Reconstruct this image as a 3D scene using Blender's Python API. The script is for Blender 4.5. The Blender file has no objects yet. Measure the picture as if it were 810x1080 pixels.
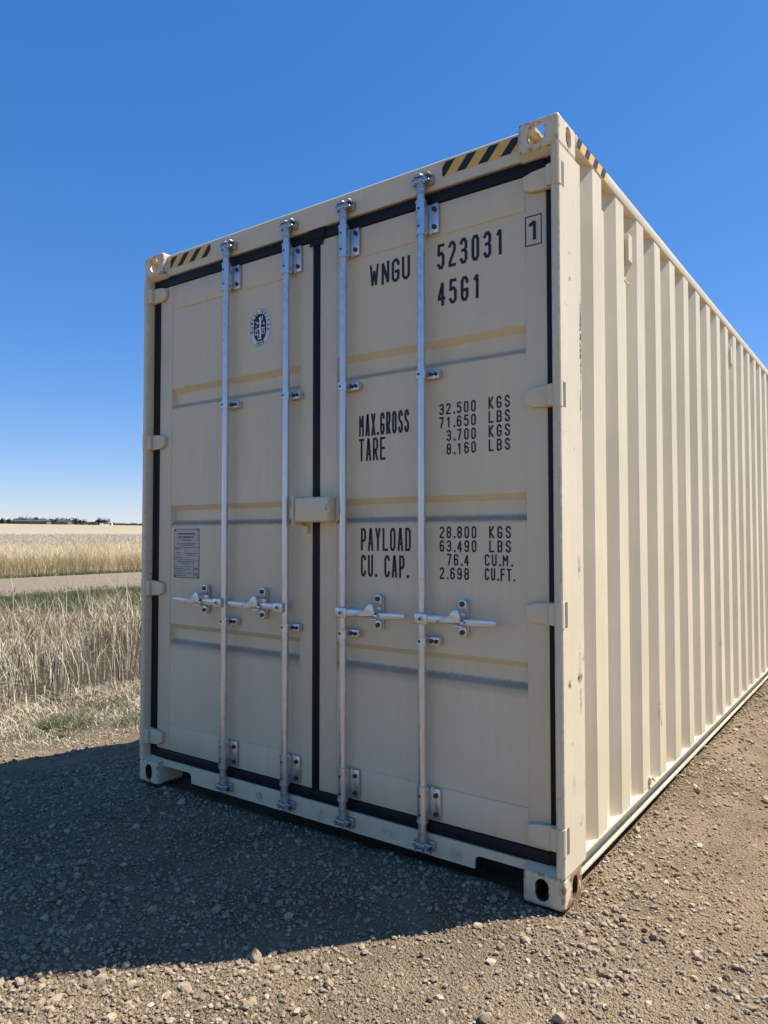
import bpy, bmesh, math, random
import numpy as np
from mathutils import Vector, Matrix, noise as mnoise

random.seed(7)
rng = np.random.default_rng(11)
R = math.radians
scene = bpy.context.scene
C = scene.collection

# ---------------------------------------------------------------- camera, sky, sun, exposure
CAM = Vector((3.4344, -2.4931, 1.3369)); YAW = -0.6203; PITCH = 0.0329; ROLL = -0.0005
cd = bpy.data.cameras.new('camera'); cam = bpy.data.objects.new('camera', cd); C.objects.link(cam)
fw = Vector((math.sin(YAW)*math.cos(PITCH), math.cos(YAW)*math.cos(PITCH), math.sin(PITCH)))
rt = Vector((math.cos(YAW), -math.sin(YAW), 0)); up = rt.cross(fw)
r2 = rt*math.cos(ROLL)+up*math.sin(ROLL); u2 = up*math.cos(ROLL)-rt*math.sin(ROLL)
M = Matrix((r2, u2, -fw)).transposed().to_4x4(); M.translation = CAM
cam.matrix_world = M
cd.sensor_fit = 'VERTICAL'; cd.sensor_height = 24.0; cd.lens = 24.0*765.1/1080.0
cd.clip_start = 0.05; cd.clip_end = 8000
scene.camera = cam

SUN_EL = R(56.5); SUN_AZ = math.atan2(0.676, 0.737)
w = bpy.data.worlds.new('World'); scene.world = w; w.use_nodes = True
nt = w.node_tree; nt.nodes.clear()
sky = nt.nodes.new('ShaderNodeTexSky'); sky.sky_type = 'NISHITA'; sky.sun_disc = False
sky.sun_elevation = SUN_EL; sky.sun_rotation = SUN_AZ
sky.air_density = 1.0; sky.dust_density = 0.35; sky.ozone_density = 4.0; sky.altitude = 600
bg = nt.nodes.new('ShaderNodeBackground'); bg.inputs['Strength'].default_value = 0.106
out = nt.nodes.new('ShaderNodeOutputWorld')
hs_ = nt.nodes.new('ShaderNodeHueSaturation'); hs_.inputs['Saturation'].default_value = 1.50
gm_ = nt.nodes.new('ShaderNodeGamma'); gm_.inputs['Gamma'].default_value = 0.64
nt.links.new(sky.outputs['Color'], gm_.inputs['Color']); ti_ = nt.nodes.new('ShaderNodeMix'); ti_.data_type = 'RGBA'; ti_.blend_type = 'MULTIPLY'; ti_.inputs[0].default_value = 1.0
ti_.inputs[7].default_value = (1.0, 1.0, 1.15, 1); nt.links.new(gm_.outputs[0], ti_.inputs[6]); nt.links.new(ti_.outputs[2], hs_.inputs['Color']); nt.links.new(hs_.outputs[0], bg.inputs['Color']); nt.links.new(bg.outputs[0], out.inputs['Surface'])
sl = bpy.data.lights.new('sun', 'SUN'); sl.energy = 3.4; sl.angle = R(0.53); sl.color = (1.0, 0.985, 0.96)
sun = bpy.data.objects.new('sun', sl); C.objects.link(sun)
S = Vector((0.676*math.cos(SUN_EL), 0.737*math.cos(SUN_EL), math.sin(SUN_EL))).normalized()
sun.rotation_euler = S.to_track_quat('Z', 'Y').to_euler(); sun.location = S*30
vs = scene.view_settings
vs.view_transform = 'Standard'; vs.look = 'None'; vs.gamma = 1.0; vs.use_curve_mapping = False; vs.exposure = 1.23
scene.render.engine = 'CYCLES'
scene.cycles.use_denoising = True
scene.cycles.max_bounces = 8; scene.cycles.diffuse_bounces = 5

# ---------------------------------------------------------------- materials
def new_mat(name):
    m = bpy.data.materials.new(name); m.use_nodes = True
    n = m.node_tree.nodes; l = m.node_tree.links
    return m, n, l, n['Principled BSDF']

def N(n, kind, **kw):
    x = n.new(kind)
    for k, v in kw.items():
        if k in x.inputs: x.inputs[k].default_value = v
        else: setattr(x, k, v)
    return x

def ramp(n, l, src, stops):
    r = n.new('ShaderNodeValToRGB'); cr = r.color_ramp
    while len(cr.elements) < len(stops): cr.elements.new(0.5)
    for e, (p, c) in zip(cr.elements, stops):
        e.position = p; e.color = (c if isinstance(c, tuple) else (c, c, c)) + (1,) if not (isinstance(c, tuple) and len(c) == 4) else c
    l.new(src, r.inputs['Fac']); return r.outputs['Color']

def noise(n, l, scale, detail=4, rough=0.55, vec=None, dist=0.0):
    x = N(n, 'ShaderNodeTexNoise', Scale=scale, Detail=detail, Roughness=rough, Distortion=dist)
    if vec is not None: l.new(vec, x.inputs['Vector'])
    return x.outputs['Fac']

def mix(n, l, fac, a, b):
    x = n.new('ShaderNodeMix'); x.data_type = 'RGBA'
    if isinstance(fac, (int, float)): x.inputs[0].default_value = fac
    else: l.new(fac, x.inputs[0])
    for s, v in ((6, a), (7, b)):
        if isinstance(v, tuple): x.inputs[s].default_value = v + (1,)
        else: l.new(v, x.inputs[s])
    return x.outputs[2]

def math_(n, l, op, a, b=None, c=None, clamp=False):
    x = n.new('ShaderNodeMath'); x.operation = op; x.use_clamp = clamp
    for i, v in enumerate((a, b, c)):
        if v is None: continue
        if isinstance(v, (int, float)): x.inputs[i].default_value = v
        else: l.new(v, x.inputs[i])
    return x.outputs[0]

def bump(n, l, b, h, strength, dist):
    x = N(n, 'ShaderNodeBump', Strength=strength, Distance=dist)
    l.new(h, x.inputs['Height']); l.new(x.outputs[0], b.inputs['Normal']); return x

def coords(n):
    return n.new('ShaderNodeTexCoord').outputs['Object']

def scaled(n, l, vec, sx, sy, sz):
    m = n.new('ShaderNodeMapping'); l.new(vec, m.inputs[0]); m.inputs['Scale'].default_value = (sx, sy, sz); return m.outputs[0]

PAINT = (0.735, 0.612, 0.402)
def paint(name, chips=0.0, rust=0.0, dust=False, base=PAINT, spots=()):
    m, n, l, b = new_mat(name); v = coords(n)
    a = noise(n, l, 1.7, 5, 0.6, v)
    streak = noise(n, l, 1.0, 5, 0.65, scaled(n, l, v, 22, 22, 0.8))
    c1 = mix(n, l, ramp(n, l, a, [(0.3, 0.0), (0.75, 1.0)]), tuple(x*0.90 for x in base), tuple(min(0.85, x*1.05) for x in base))
    c2 = mix(n, l, math_(n, l, 'MULTIPLY', ramp(n, l, streak, [(0.42, 0.0), (0.8, 1.0)]), 0.34), c1, (base[0]*0.78, base[1]*0.77, base[2]*0.74))
    # fine scattered specks of dirt
    sp = noise(n, l, 95, 2, 0.5, v)
    c2 = mix(n, l, math_(n, l, 'MULTIPLY', ramp(n, l, sp, [(0.70, 0.0), (0.76, 1.0)]), 0.35), c2, (0.16, 0.13, 0.10))
    if dust:   # road dust that lies on the lower ledge of each pressed groove
        sep = n.new('ShaderNodeSeparateXYZ'); l.new(v, sep.inputs[0]); z = sep.outputs[2]
        rag = noise(n, l, 1.0, 3, 0.6, scaled(n, l, v, 170, 170, 20))
        big = noise(n, l, 1.0, 2, 0.5, scaled(n, l, v, 5, 5, 5))
        tot = None
        for zc, lo, hi, k in ((2.035, 0.006, 0.026, 0.45), (1.397, 0.012, 0.027, 0.70), (0.755, 0.034, 0.030, 0.66)):
            dz = math_(n, l, 'SUBTRACT', z, zc)
            top = math_(n, l, 'MULTIPLY_ADD', rag, 0.026, hi-0.017)
            low = math_(n, l, 'MULTIPLY_ADD', rag, -0.02, -lo+0.01)
            s1 = math_(n, l, 'DIVIDE', math_(n, l, 'SUBTRACT', top, dz), 0.006, clamp=True)
            s2 = math_(n, l, 'DIVIDE', math_(n, l, 'SUBTRACT', dz, low), lo*1.3, clamp=True)
            s = math_(n, l, 'MULTIPLY', math_(n, l, 'MULTIPLY', s1, s2), k)
            tot = s if tot is None else math_(n, l, 'MAXIMUM', tot, s)
        tot = math_(n, l, 'MULTIPLY', tot, math_(n, l, 'MULTIPLY_ADD', big, 0.7, 0.55, clamp=True))
        c2 = mix(n, l, tot, c2, (0.150, 0.128, 0.102))
    if chips:
        bev = N(n, 'ShaderNodeBevel', Radius=0.009); bev.samples = 4
        g = n.new('ShaderNodeNewGeometry'); d = N(n, 'ShaderNodeVectorMath', operation='DOT_PRODUCT')
        l.new(bev.outputs[0], d.inputs[0]); l.new(g.outputs['Normal'], d.inputs[1])
        e = math_(n, l, 'SUBTRACT', 1.0, d.outputs['Value'])
        nz = noise(n, l, 38, 4, 0.65, v)
        f = math_(n, l, 'MULTIPLY', math_(n, l, 'MULTIPLY', e, 60.0, clamp=True), ramp(n, l, nz, [(0.50, 0.0), (0.54, 1.0)]))
        c2 = mix(n, l, math_(n, l, 'MULTIPLY', f, chips), c2, (0.05, 0.035, 0.028))
    if rust:
        nz = noise(n, l, 17, 6, 0.7, v, 0.4)
        lo = 0.66-0.25*rust
        rc = mix(n, l, noise(n, l, 60, 3, 0.6, v), (0.10, 0.045, 0.02), (0.42, 0.22, 0.08))
        k_ = 0.85
        if rust > 0.5:
            sx_ = n.new('ShaderNodeSeparateXYZ'); l.new(v, sx_.inputs[0])
            k_ = math_(n, l, 'MULTIPLY_ADD', math_(n, l, 'DIVIDE', math_(n, l, 'SUBTRACT', sx_.outputs[0], 2.412), 0.022, clamp=True), 0.80, 0.14)
        c2 = mix(n, l, math_(n, l, 'MULTIPLY', ramp(n, l, nz, [(lo, 0.0), (lo+0.06, 1.0)]), k_), c2, rc)
    if spots:   # single scuffs, smudges and rust spots that the steel carries
        sp_ = n.new('ShaderNodeSeparateXYZ'); l.new(v, sp_.inputs[0])
        wob = noise(n, l, 55, 4, 0.7, v)
        for ax, ca, cz, ra, rz, k, col in spots:
            da = math_(n, l, 'DIVIDE', math_(n, l, 'SUBTRACT', sp_.outputs[0 if ax == 'x' else 1], ca), ra)
            dz = math_(n, l, 'DIVIDE', math_(n, l, 'SUBTRACT', sp_.outputs[2], cz), rz)
            r = math_(n, l, 'ADD', math_(n, l, 'MULTIPLY', da, da), math_(n, l, 'MULTIPLY', dz, dz))
            msk = math_(n, l, 'MULTIPLY', math_(n, l, 'SUBTRACT', 1.0, r, clamp=True), ramp(n, l, wob, [(0.40, 0.0), (0.56, 1.0)]))
            c2 = mix(n, l, math_(n, l, 'MULTIPLY', msk, k, clamp=True), c2, col)
    l.new(c2, b.inputs['Base Color'])
    l.new(ramp(n, l, a, [(0.2, 0.42), (0.8, 0.56)]), b.inputs['Roughness'])
    h1 = noise(n, l, 210, 2, 0.5, v); h2 = noise(n, l, 6, 2, 0.5, v)
    h = math_(n, l, 'MULTIPLY_ADD', h1, 0.10, h2)
    bump(n, l, b, h, 0.32, 0.004)
    return m

def simple(name, col, rough=0.6, metal=0.0, var=0.15, scale=30, bmp=0.0, spec=None):
    m, n, l, b = new_mat(name); v = coords(n)
    f = noise(n, l, scale, 5, 0.6, v)
    l.new(mix(n, l, ramp(n, l, f, [(0.3, 0.0), (0.7, 1.0)]), tuple(x*(1-var) for x in col), tuple(min(1, x*(1+var)) for x in col)), b.inputs['Base Color'])
    b.inputs['Metallic'].default_value = metal
    l.new(ramp(n, l, f, [(0.2, max(0.05, rough-0.1)), (0.8, min(1, rough+0.1))]), b.inputs['Roughness'])
    if spec is not None: b.inputs['Specular IOR Level'].default_value = spec
    if bmp: bump(n, l, b, f, bmp, 0.003)
    return m

RUSTY = (0.16, 0.065, 0.028); GREYD = (0.20, 0.185, 0.16); BLK = (0.045, 0.042, 0.04)
MPS = paint('tan_paint_wall', spots=[('y', 1.285, 0.46, 0.030, 0.080, 0.6, GREYD), ('y', 1.30, 0.40, 0.012, 0.025, 0.7, BLK), ('y', 2.80, 0.62, 0.04, 0.04, 0.4, GREYD)])
MPK = paint('tan_paint_sill', spots=[('x', 0.894, 0.085, 0.035, 0.030, 0.8, GREYD), ('x', 1.275, 0.085, 0.030, 0.035, 0.7, GREYD), ('x', 1.66, 0.09, 0.05, 0.025, 0.5, GREYD), ('x', 0.60, 0.075, 0.03, 0.02, 0.6, GREYD), ('x', 1.98, 0.08, 0.04, 0.03, 0.5, GREYD)])
MP = paint('tan_paint'); MPD = paint('tan_paint_dusty', dust=True)
MPC = paint('tan_paint_chipped', chips=0.9, rust=0.12)
MPR = paint('tan_paint_rusty', chips=0.9, rust=0.85)
MPW = paint('tan_paint_worn', chips=0.30, rust=0.10, spots=[('y', 0.066, 0.795, 0.020, 0.020, 1.2, RUSTY), ('y', 0.168, 0.805, 0.030, 0.022, 1.6, RUSTY), ('y', 0.170, 0.86, 0.016, 0.10, 0.6, GREYD), ('y', 0.175, 0.72, 0.016, 0.06, 0.7, RUSTY), ('y', 0.205, 2.10, 0.012, 0.20, 1.6, BLK), ('y', 0.20, 1.84, 0.009, 0.08, 1.2, BLK), ('y', 0.10, 0.42, 0.02, 0.05, 0.5, GREYD), ('y', 0.17, 1.22, 0.02, 0.06, 0.7, RUSTY)])
MRUB = simple('black_rubber', (0.009, 0.0095, 0.011), 0.55, 0, 0.3, 25, 0.4, 0.25)
MGAL = simple('galvanised_steel', (0.64, 0.645, 0.64), 0.32, 0.82, 0.09, 30, 0.02)
MGALD = simple('galvanised_casting', (0.47, 0.475, 0.47), 0.38, 0.8, 0.25, 60, 0.12)
MBOLT = simple('dark_bolt', (0.05, 0.05, 0.055), 0.5, 0.4)
MINK = simple('black_lettering', (0.012, 0.013, 0.018), 0.55, 0, 0.2)
MWHT = simple('white_decal', (0.72, 0.72, 0.71), 0.5, 0, 0.05)
MYEL = simple('yellow_tape', (0.80, 0.47, 0.08), 0.45, 0, 0.08)
MPLATE = simple('grey_plate', (0.47, 0.44, 0.37), 0.45, 0.1, 0.1)
MDARK = simple('pocket_shade', (0.02, 0.018, 0.016), 0.9)  # near-black, stands for the shade inside the sill pockets
MIN = simple('casting_inside_shade', (0.07, 0.045, 0.03), 0.9, 0, 0.4, 40)  # shade inside the bottom castings put into a dark brown colour
MSLOT = simple('slot_shade', (0.16, 0.14, 0.11), 0.8)  # shade of the hinge slots put into the colour
MFLOOR = simple('plywood_floor', (0.16, 0.10, 0.06), 0.8)

# ---------------------------------------------------------------- mesh helpers
def prop(o, label=None, cat=None, group=None, kind=None):
    if label: o['label'] = label
    if cat: o['category'] = cat
    if group: o['group'] = group
    if kind: o['kind'] = kind
    return o

def link(name, me, mat, parent=None, loc=(0, 0, 0), smooth=False):
    o = bpy.data.objects.new(name, me); C.objects.link(o)
    if mat is not None and len(me.materials) == 0:
        for mm in (mat if isinstance(mat, (list, tuple)) else [mat]): me.materials.append(mm)
    o.location = loc; o.parent = parent
    if smooth:
        for p in me.polygons: p.use_smooth = True
    return o

def build(name, bm, mat, parent=None, loc=(0, 0, 0), auto=None):
    bmesh.ops.recalc_face_normals(bm, faces=bm.faces)
    me = bpy.data.meshes.new(name)
    if auto is not None:
        for f in bm.faces: f.smooth = True
        for e in bm.edges:
            if len(e.link_faces) == 2 and e.calc_face_angle(0) > auto: e.smooth = False
    bm.to_mesh(me); bm.free()
    return link(name, me, mat, parent, loc)

def box(bm, x0, x1, y0, y1, z0, z1, bev=0.0, seg=2, mi=0):
    vs_ = [bm.verts.new((x, y, z)) for x in (x0, x1) for y in (y0, y1) for z in (z0, z1)]
    idx = ((0, 1, 3, 2), (4, 6, 7, 5), (0, 4, 5, 1), (2, 3, 7, 6), (0, 2, 6, 4), (1, 5, 7, 3))
    fs = [bm.faces.new([vs_[i] for i in f]) for f in idx]
    for f in fs: f.material_index = mi
    if bev > 0:
        es = list({e for f in fs for e in f.edges})
        r = bmesh.ops.bevel(bm, geom=es, offset=bev, segments=seg, profile=0.5, affect='EDGES', clamp_overlap=True)
        for f in r['faces']: f.material_index = mi

def prism(bm, pts, axis, a0, a1, mi=0, bev=0.0):
    """extrude a 2D outline along an axis ('x': pts are (y,z); 'y': (x,z); 'z': (x,y))"""
    def P(p, a):
        return {'x': (a, p[0], p[1]), 'y': (p[0], a, p[1]), 'z': (p[0], p[1], a)}[axis]
    A = [bm.verts.new(P(p, a0)) for p in pts]; B = [bm.verts.new(P(p, a1)) for p in pts]
    fs = [bm.faces.new(A), bm.faces.new(B[::-1])]
    k = len(pts)
    for i in range(k):
        fs.append(bm.faces.new((A[i], B[i], B[(i+1) % k], A[(i+1) % k])))
    for f in fs: f.material_index = mi
    if bev:
        es = list({e for f in fs[:2] for e in f.edges})
        bmesh.ops.bevel(bm, geom=es, offset=bev, segments=2, profile=0.5, affect='EDGES', clamp_overlap=True)

def cyl(bm, p0, p1, r, seg=16, r1=None, mi=0):
    p0 = Vector(p0); p1 = Vector(p1); d = (p1-p0); L = d.length
    m = Matrix.Translation((p0+p1)/2) @ d.to_track_quat('Z', 'Y').to_matrix().to_4x4()
    r_ = bmesh.ops.create_cone(bm, cap_ends=True, cap_tris=False, segments=seg, radius1=r, radius2=r if r1 is None else r1, depth=L, matrix=m)
    for v in r_['verts']:
        for f in v.link_faces: f.material_index = mi

def stadium(cx, cy, w_, h_, n=8):
    pts = []; r = w_/2; s = h_/2-r
    for i in range(n+1):
        a = math.pi*i/n; pts.append((cx+r*math.cos(a), cy+s+r*math.sin(a)))
    for i in range(n+1):
        a = math.pi+math.pi*i/n; pts.append((cx+r*math.cos(a), cy-s+r*math.sin(a)))
    return pts

def mesh_np(name, V, F, mat, smooth=False, loops=None):
    """V (n,3), F (m,k) with a constant k"""
    me = bpy.data.meshes.new(name); k = F.shape[1]
    me.vertices.add(len(V)); me.vertices.foreach_set('co', np.ascontiguousarray(V, np.float32).ravel())
    me.loops.add(F.size); me.loops.foreach_set('vertex_index', np.ascontiguousarray(F, np.int32).ravel())
    me.polygons.add(len(F)); me.polygons.foreach_set('loop_start', np.arange(0, F.size, k, dtype=np.int32))
    try: me.polygons.foreach_set('loop_total', np.full(len(F), k, np.int32))
    except Exception: pass
    me.polygons.foreach_set('use_smooth', np.full(len(F), smooth))
    me.update(calc_edges=True); me.validate()
    return me

# ---------------------------------------------------------------- terrain
GX = np.array([-9000, -640, -560, -18.5, -18.0, -10.6, -10.0, -8.4, -6.2, -4.6, -3.2, -2.1, -1.3, -0.45, -0.1, 400, 9000.])
GZ = np.array([ 13.2, 11.6, 11.0, 0.06, 0.10, 0.10, 0.05, -0.06, -0.42, -0.46, -0.36, -0.29, -0.16, -0.03, 0.0, 0.0, -30.])
def vnoise(x, y, f, seed=0):
    """cheap smooth value noise in numpy"""
    x = np.asarray(x)*f; y = np.asarray(y)*f
    xi = np.floor(x).astype(np.int64); yi = np.floor(y).astype(np.int64); u = x-xi; v = y-yi
    u = u*u*(3-2*u); v = v*v*(3-2*v)
    def h(a, b):
        n_ = (a*374761393+b*668265263+seed*974634777) & 0xFFFFFFFF
        n_ = ((n_ ^ (n_ >> 13))*1274126177) & 0xFFFFFFFF
        return ((n_ ^ (n_ >> 16)) & 0xFFFF)/65535.0
    return (h(xi, yi)*(1-u)+h(xi+1, yi)*u)*(1-v)+(h(xi, yi+1)*(1-u)+h(xi+1, yi+1)*u)*v-0.5

def ground_z(x, y):
    x = np.asarray(x, float); y = np.asarray(y, float)
    z = np.interp(x, GX, GZ)
    dl = np.clip((-x-0.3)/1.0, 0, 1)
    z = z+dl*np.clip((0.4-y)*0.10, -0.05, 0.08)*np.clip((x+5)/3, 0, 1)
    near = np.clip(1-np.hypot(x-1.5, y)/30, 0, 1)
    z = z+near*(0.030*vnoise(x, y, 1.1, 1)+0.014*vnoise(x, y, 4.3, 2)+0.008*vnoise(x, y, 11, 3)+0.005*vnoise(x, y, 24, 5))
    # lip of loose gravel pushed up along the box edges
    foot = np.maximum(np.maximum(-x, x-2.438), np.maximum(-y, y-12.19))
    z = z+0.022*np.exp(-(foot-0.16)**2/0.03)*np.clip((x-1.2)/0.9, 0, 1)*np.clip(1.3-np.abs(x-2.5)*0.8, 0, 1)
    z = z+0.054*np.exp(-(foot-0.04)**2/0.018)*np.clip((x-2.40)/0.05, 0, 1)*np.clip(y/0.3, 0, 1)*np.clip((12.5-y), 0, 1)
    inside = (foot < -0.1)
    z = np.where(inside, np.minimum(z, -0.02), z)
    return z-0.014+0.006*np.exp(-np.maximum(foot, 0)**2/0.02)

def graded(lo, hi, step, far, grow=1.22):
    a = list(np.arange(lo, hi+1e-6, step)); s = step; x = hi
    while x < far: s *= grow; x += s; a.append(x)
    s = step; x = lo; pre = []
    while x > -far: s *= grow; x -= s; pre.append(x)
    return np.array(pre[::-1]+a)
gx = graded(-3.5, 6.0, 0.026, 6000); gy = graded(-2.6, 4.0, 0.026, 6000)
XX, YY = np.meshgrid(gx, gy)
ZZ = ground_z(XX, YY)
V = np.stack([XX.ravel(), YY.ravel(), ZZ.ravel()], 1)
nx, ny = len(gx), len(gy)
ii = (np.arange(ny-1)[:, None]*nx+np.arange(nx-1)[None, :]).ravel()
F = np.stack([ii, ii+1, ii+1+nx, ii+nx], 1)

def ground_mat():
    m, n, l, b = new_mat('gravel_and_field'); v = coords(n)
    sep = n.new('ShaderNodeSeparateXYZ'); l.new(v, sep.inputs[0]); x = sep.outputs[0]
    f1 = noise(n, l, 2.2, 6, 0.6, v); f2 = noise(n, l, 70, 5, 0.7, v); f3 = noise(n, l, 0.5, 3, 0.5, v)
    vo = N(n, 'ShaderNodeTexVoronoi', Scale=95.0); l.new(v, vo.inputs['Vector'])
    vo2 = N(n, 'ShaderNodeTexVoronoi', Scale=210.0); l.new(v, vo2.inputs['Vector'])
    sp = n.new('ShaderNodeSeparateColor'); l.new(vo.outputs['Color'], sp.inputs[0])
    sp2 = n.new('ShaderNodeSeparateColor'); l.new(vo2.outputs['Color'], sp2.inputs[0])
    grit = mix(n, l, sp.outputs[0], (0.141, 0.099, 0.056), (0.345, 0.251, 0.145))
    grit2 = mix(n, l, sp2.outputs[0], (0.180, 0.128, 0.072), (0.333, 0.242, 0.141))
    grav = mix(n, l, 0.5, grit, grit2)
    grav = mix(n, l, ramp(n, l, f1, [(0.44, 0.0), (0.58, 0.8)]), grav, (0.362, 0.262, 0.154))
    trk = math_(n, l, 'SUBTRACT', math_(n, l, 'ADD', x, math_(n, l, 'MULTIPLY_ADD', f3, 0.5, -0.25)), math_(n, l, 'MULTIPLY_ADD', sep.outputs[1], 0.10, 2.97))
    trk = math_(n, l, 'SUBTRACT', 1.0, math_(n, l, 'DIVIDE', math_(n, l, 'ABSOLUTE', trk), 0.30), clamp=True)
    grav = mix(n, l, math_(n, l, 'MULTIPLY', trk, math_(n, l, 'MULTIPLY_ADD', f1, 1.2, 0.1, clamp=True)), grav, (0.362, 0.260, 0.152))
    dirt = mix(n, l, f2, (0.13, 0.10, 0.07), (0.36, 0.29, 0.19))
    dirt = mix(n, l, ramp(n, l, f1, [(0.48, 0.0), (0.62, 0.6)]), dirt, (0.09, 0.085, 0.035))
    ditch = mix(n, l, f2, (0.045, 0.032, 0.02), (0.14, 0.10, 0.06))
    green = mix(n, l, f2, (0.05, 0.075, 0.02), (0.16, 0.15, 0.07))
    straw = mix(n, l, ramp(n, l, noise(n, l, 1.6, 8, 0.75, v), [(0.3, 0.0), (0.7, 1.0)]), (0.29, 0.235, 0.16), (0.52, 0.44, 0.32))
    gold = mix(n, l, f3, (0.40, 0.31, 0.165), (0.34, 0.275, 0.18))
    wob = math_(n, l, 'MULTIPLY_ADD', f1, 1.2, -0.6)
    xw = math_(n, l, 'ADD', x, wob)
    def edge(c0, soft): return math_(n, l, 'DIVIDE', math_(n, l, 'SUBTRACT', c0, xw), soft, clamp=True)
    c = mix(n, l, edge(-1.75, 0.5), grav, dirt)
    c = mix(n, l, edge(-3.3, 0.8), c, ditch)
    c = mix(n, l, edge(-8.0, 0.8), c, green)
    c = mix(n, l, edge(-17.5, 0.6), c, straw)
    c = mix(n, l, math_(n, l, 'DIVIDE', math_(n, l, 'SUBTRACT', -60.0, x), 140.0, clamp=True), c, gold)
    l.new(c, b.inputs['Base Color']); b.inputs['Roughness'].default_value = 0.92
    b.inputs['Specular IOR Level'].default_value = 0.25
    h = math_(n, l, 'MULTIPLY_ADD', vo.outputs['Distance'], -0.9, math_(n, l, 'MULTIPLY', f2, 1.0))
    h = math_(n, l, 'MULTIPLY_ADD', vo2.outputs['Distance'], -0.5, h)
    bump(n, l, b, h, 1.0, 0.016)
    return m
MGROUND = ground_mat()
g = link('ground', mesh_np('ground', V, F, MGROUND, True), MGROUND); prop(g, kind='structure')

# gravel road beyond the ditch, running parallel to the container
ry = np.concatenate([-np.geomspace(3, 2500, 40)[::-1], np.linspace(-2.5, 60, 90), np.geomspace(63, 2500, 40)])
rx = np.linspace(-17.6, -10.9, 14)
RX, RY = np.meshgrid(rx, ry); edgew = 0.5*vnoise(RX*0+3, RY, 0.5, 9)+0.3*vnoise(RX*0+5, RY, 1.7, 10)
RX = RX+edgew*np.where(np.arange(14) == 0, 1, 0)+edgew*np.where(np.arange(14) == 13, -1, 0)
crown = 0.03+0.05*(1-((RX+14.25)/3.5)**2)
RZ = ground_z(RX, RY)+np.maximum(crown, 0.015)
Vr = np.stack([RX.ravel(), RY.ravel(), RZ.ravel()], 1); k = 14
jj = (np.arange(len(ry)-1)[:, None]*k+np.arange(k-1)[None, :]).ravel()
m, n, l, b = new_mat('pale_gravel_road'); v = coords(n)
l.new(mix(n, l, ramp(n, l, noise(n, l, 7, 10, 0.9, v), [(0.38, 0.0), (0.62, 1.0)]), (0.15, 0.108, 0.066), (0.42, 0.32, 0.205)), b.inputs['Base Color'])
b.inputs['Roughness'].default_value = 0.95; bump(n, l, b, noise(n, l, 18, 8, 0.8, v), 1.0, 0.06)
prop(link('gravel_road', mesh_np('gravel_road', Vr, np.stack([jj, jj+1, jj+1+k, jj+k], 1), m, True), m), kind='structure')

# ---------------------------------------------------------------- the container
W, L, H = 2.438, 12.192, 2.896
YD = 0.050                       # front of the door frames
YP = 0.054                       # front of the door sheets
root = bpy.data.objects.new('shipping_container', None); C.objects.link(root)
prop(root, 'tall tan steel shipping container with closed double doors and corrugated side standing on the gravel', 'shipping container')

# corner castings: hollow boxes with an end, a side and a top (or bottom) opening
def casting_mesh(name, top):
    def tmp(bm):
        bmesh.ops.recalc_face_normals(bm, faces=bm.faces)
        me = bpy.data.meshes.new('tmp'); bm.to_mesh(me); bm.free()
        o = bpy.data.objects.new('tmp', me); C.objects.link(o); return o
    bm = bmesh.new(); box(bm, 0, 0.162, 0, 0.178, 0, 0.118, 0.013, 4); base = tmp(bm)
    cuts = []
    bm = bmesh.new(); box(bm, 0.014, 0.148, 0.014, 0.164, 0.014, 0.104); cuts.append(tmp(bm))
    zc = 0.060
    bm = bmesh.new(); prism(bm, stadium(0.076, zc, 0.068 if top else 0.052, 0.080 if top else 0.080), 'y', -0.02, 0.05); cuts.append(tmp(bm))
    bm = bmesh.new(); prism(bm, stadium(0.100, zc, 0.052, 0.078), 'x', 0.12, 0.20); cuts.append(tmp(bm))
    bm = bmesh.new(); prism(bm, stadium(0.081, 0.089, 0.064, 0.124), 'z', (0.09 if top else -0.02), (0.14 if top else 0.03)); cuts.append(tmp(bm))
    for c in cuts:
        md = base.modifiers.new('b', 'BOOLEAN'); md.operation = 'DIFFERENCE'; md.object = c; md.solver = 'EXACT'
    dg = bpy.context.evaluated_depsgraph_get()
    me = bpy.data.meshes.new_from_object(base.evaluated_get(dg)); me.name = name
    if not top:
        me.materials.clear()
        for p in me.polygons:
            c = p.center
            if 0.004 < c.x < 0.158 and 0.0045 < c.y < 0.1735 and 0.004 < c.z < 0.114: p.material_index = 1  # inner faces get the dark colour that stands for shade
    for o in cuts+[base]:
        d = o.data; bpy.data.objects.remove(o); bpy.data.meshes.remove(d)
    return me
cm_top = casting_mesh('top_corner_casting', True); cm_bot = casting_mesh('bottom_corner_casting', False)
def place_casting(me, right, rear, z, mat):
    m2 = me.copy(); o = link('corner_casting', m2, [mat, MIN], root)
    Mt = Matrix.Identity(4)
    if not right: Mt = Matrix.Diagonal((-1, 1, 1, 1)) @ Mt; Mt.translation = (0.162, 0, 0)
    if rear: Mt = Matrix.Translation((0, L, 0)) @ Matrix.Diagonal((1, -1, 1, 1)) @ Mt
    if right: Mt = Matrix.Translation((W-0.162, 0, 0)) @ Mt
    Mt = Matrix.Translation((0, 0, z)) @ Mt
    m2.transform(Mt)
    if Mt.determinant() < 0: m2.flip_normals()
    return o
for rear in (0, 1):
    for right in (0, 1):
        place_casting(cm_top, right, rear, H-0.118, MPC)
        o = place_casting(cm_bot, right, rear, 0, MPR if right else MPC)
        if right and not rear: o['label'] = 'bottom corner casting streaked with orange rust'

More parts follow.
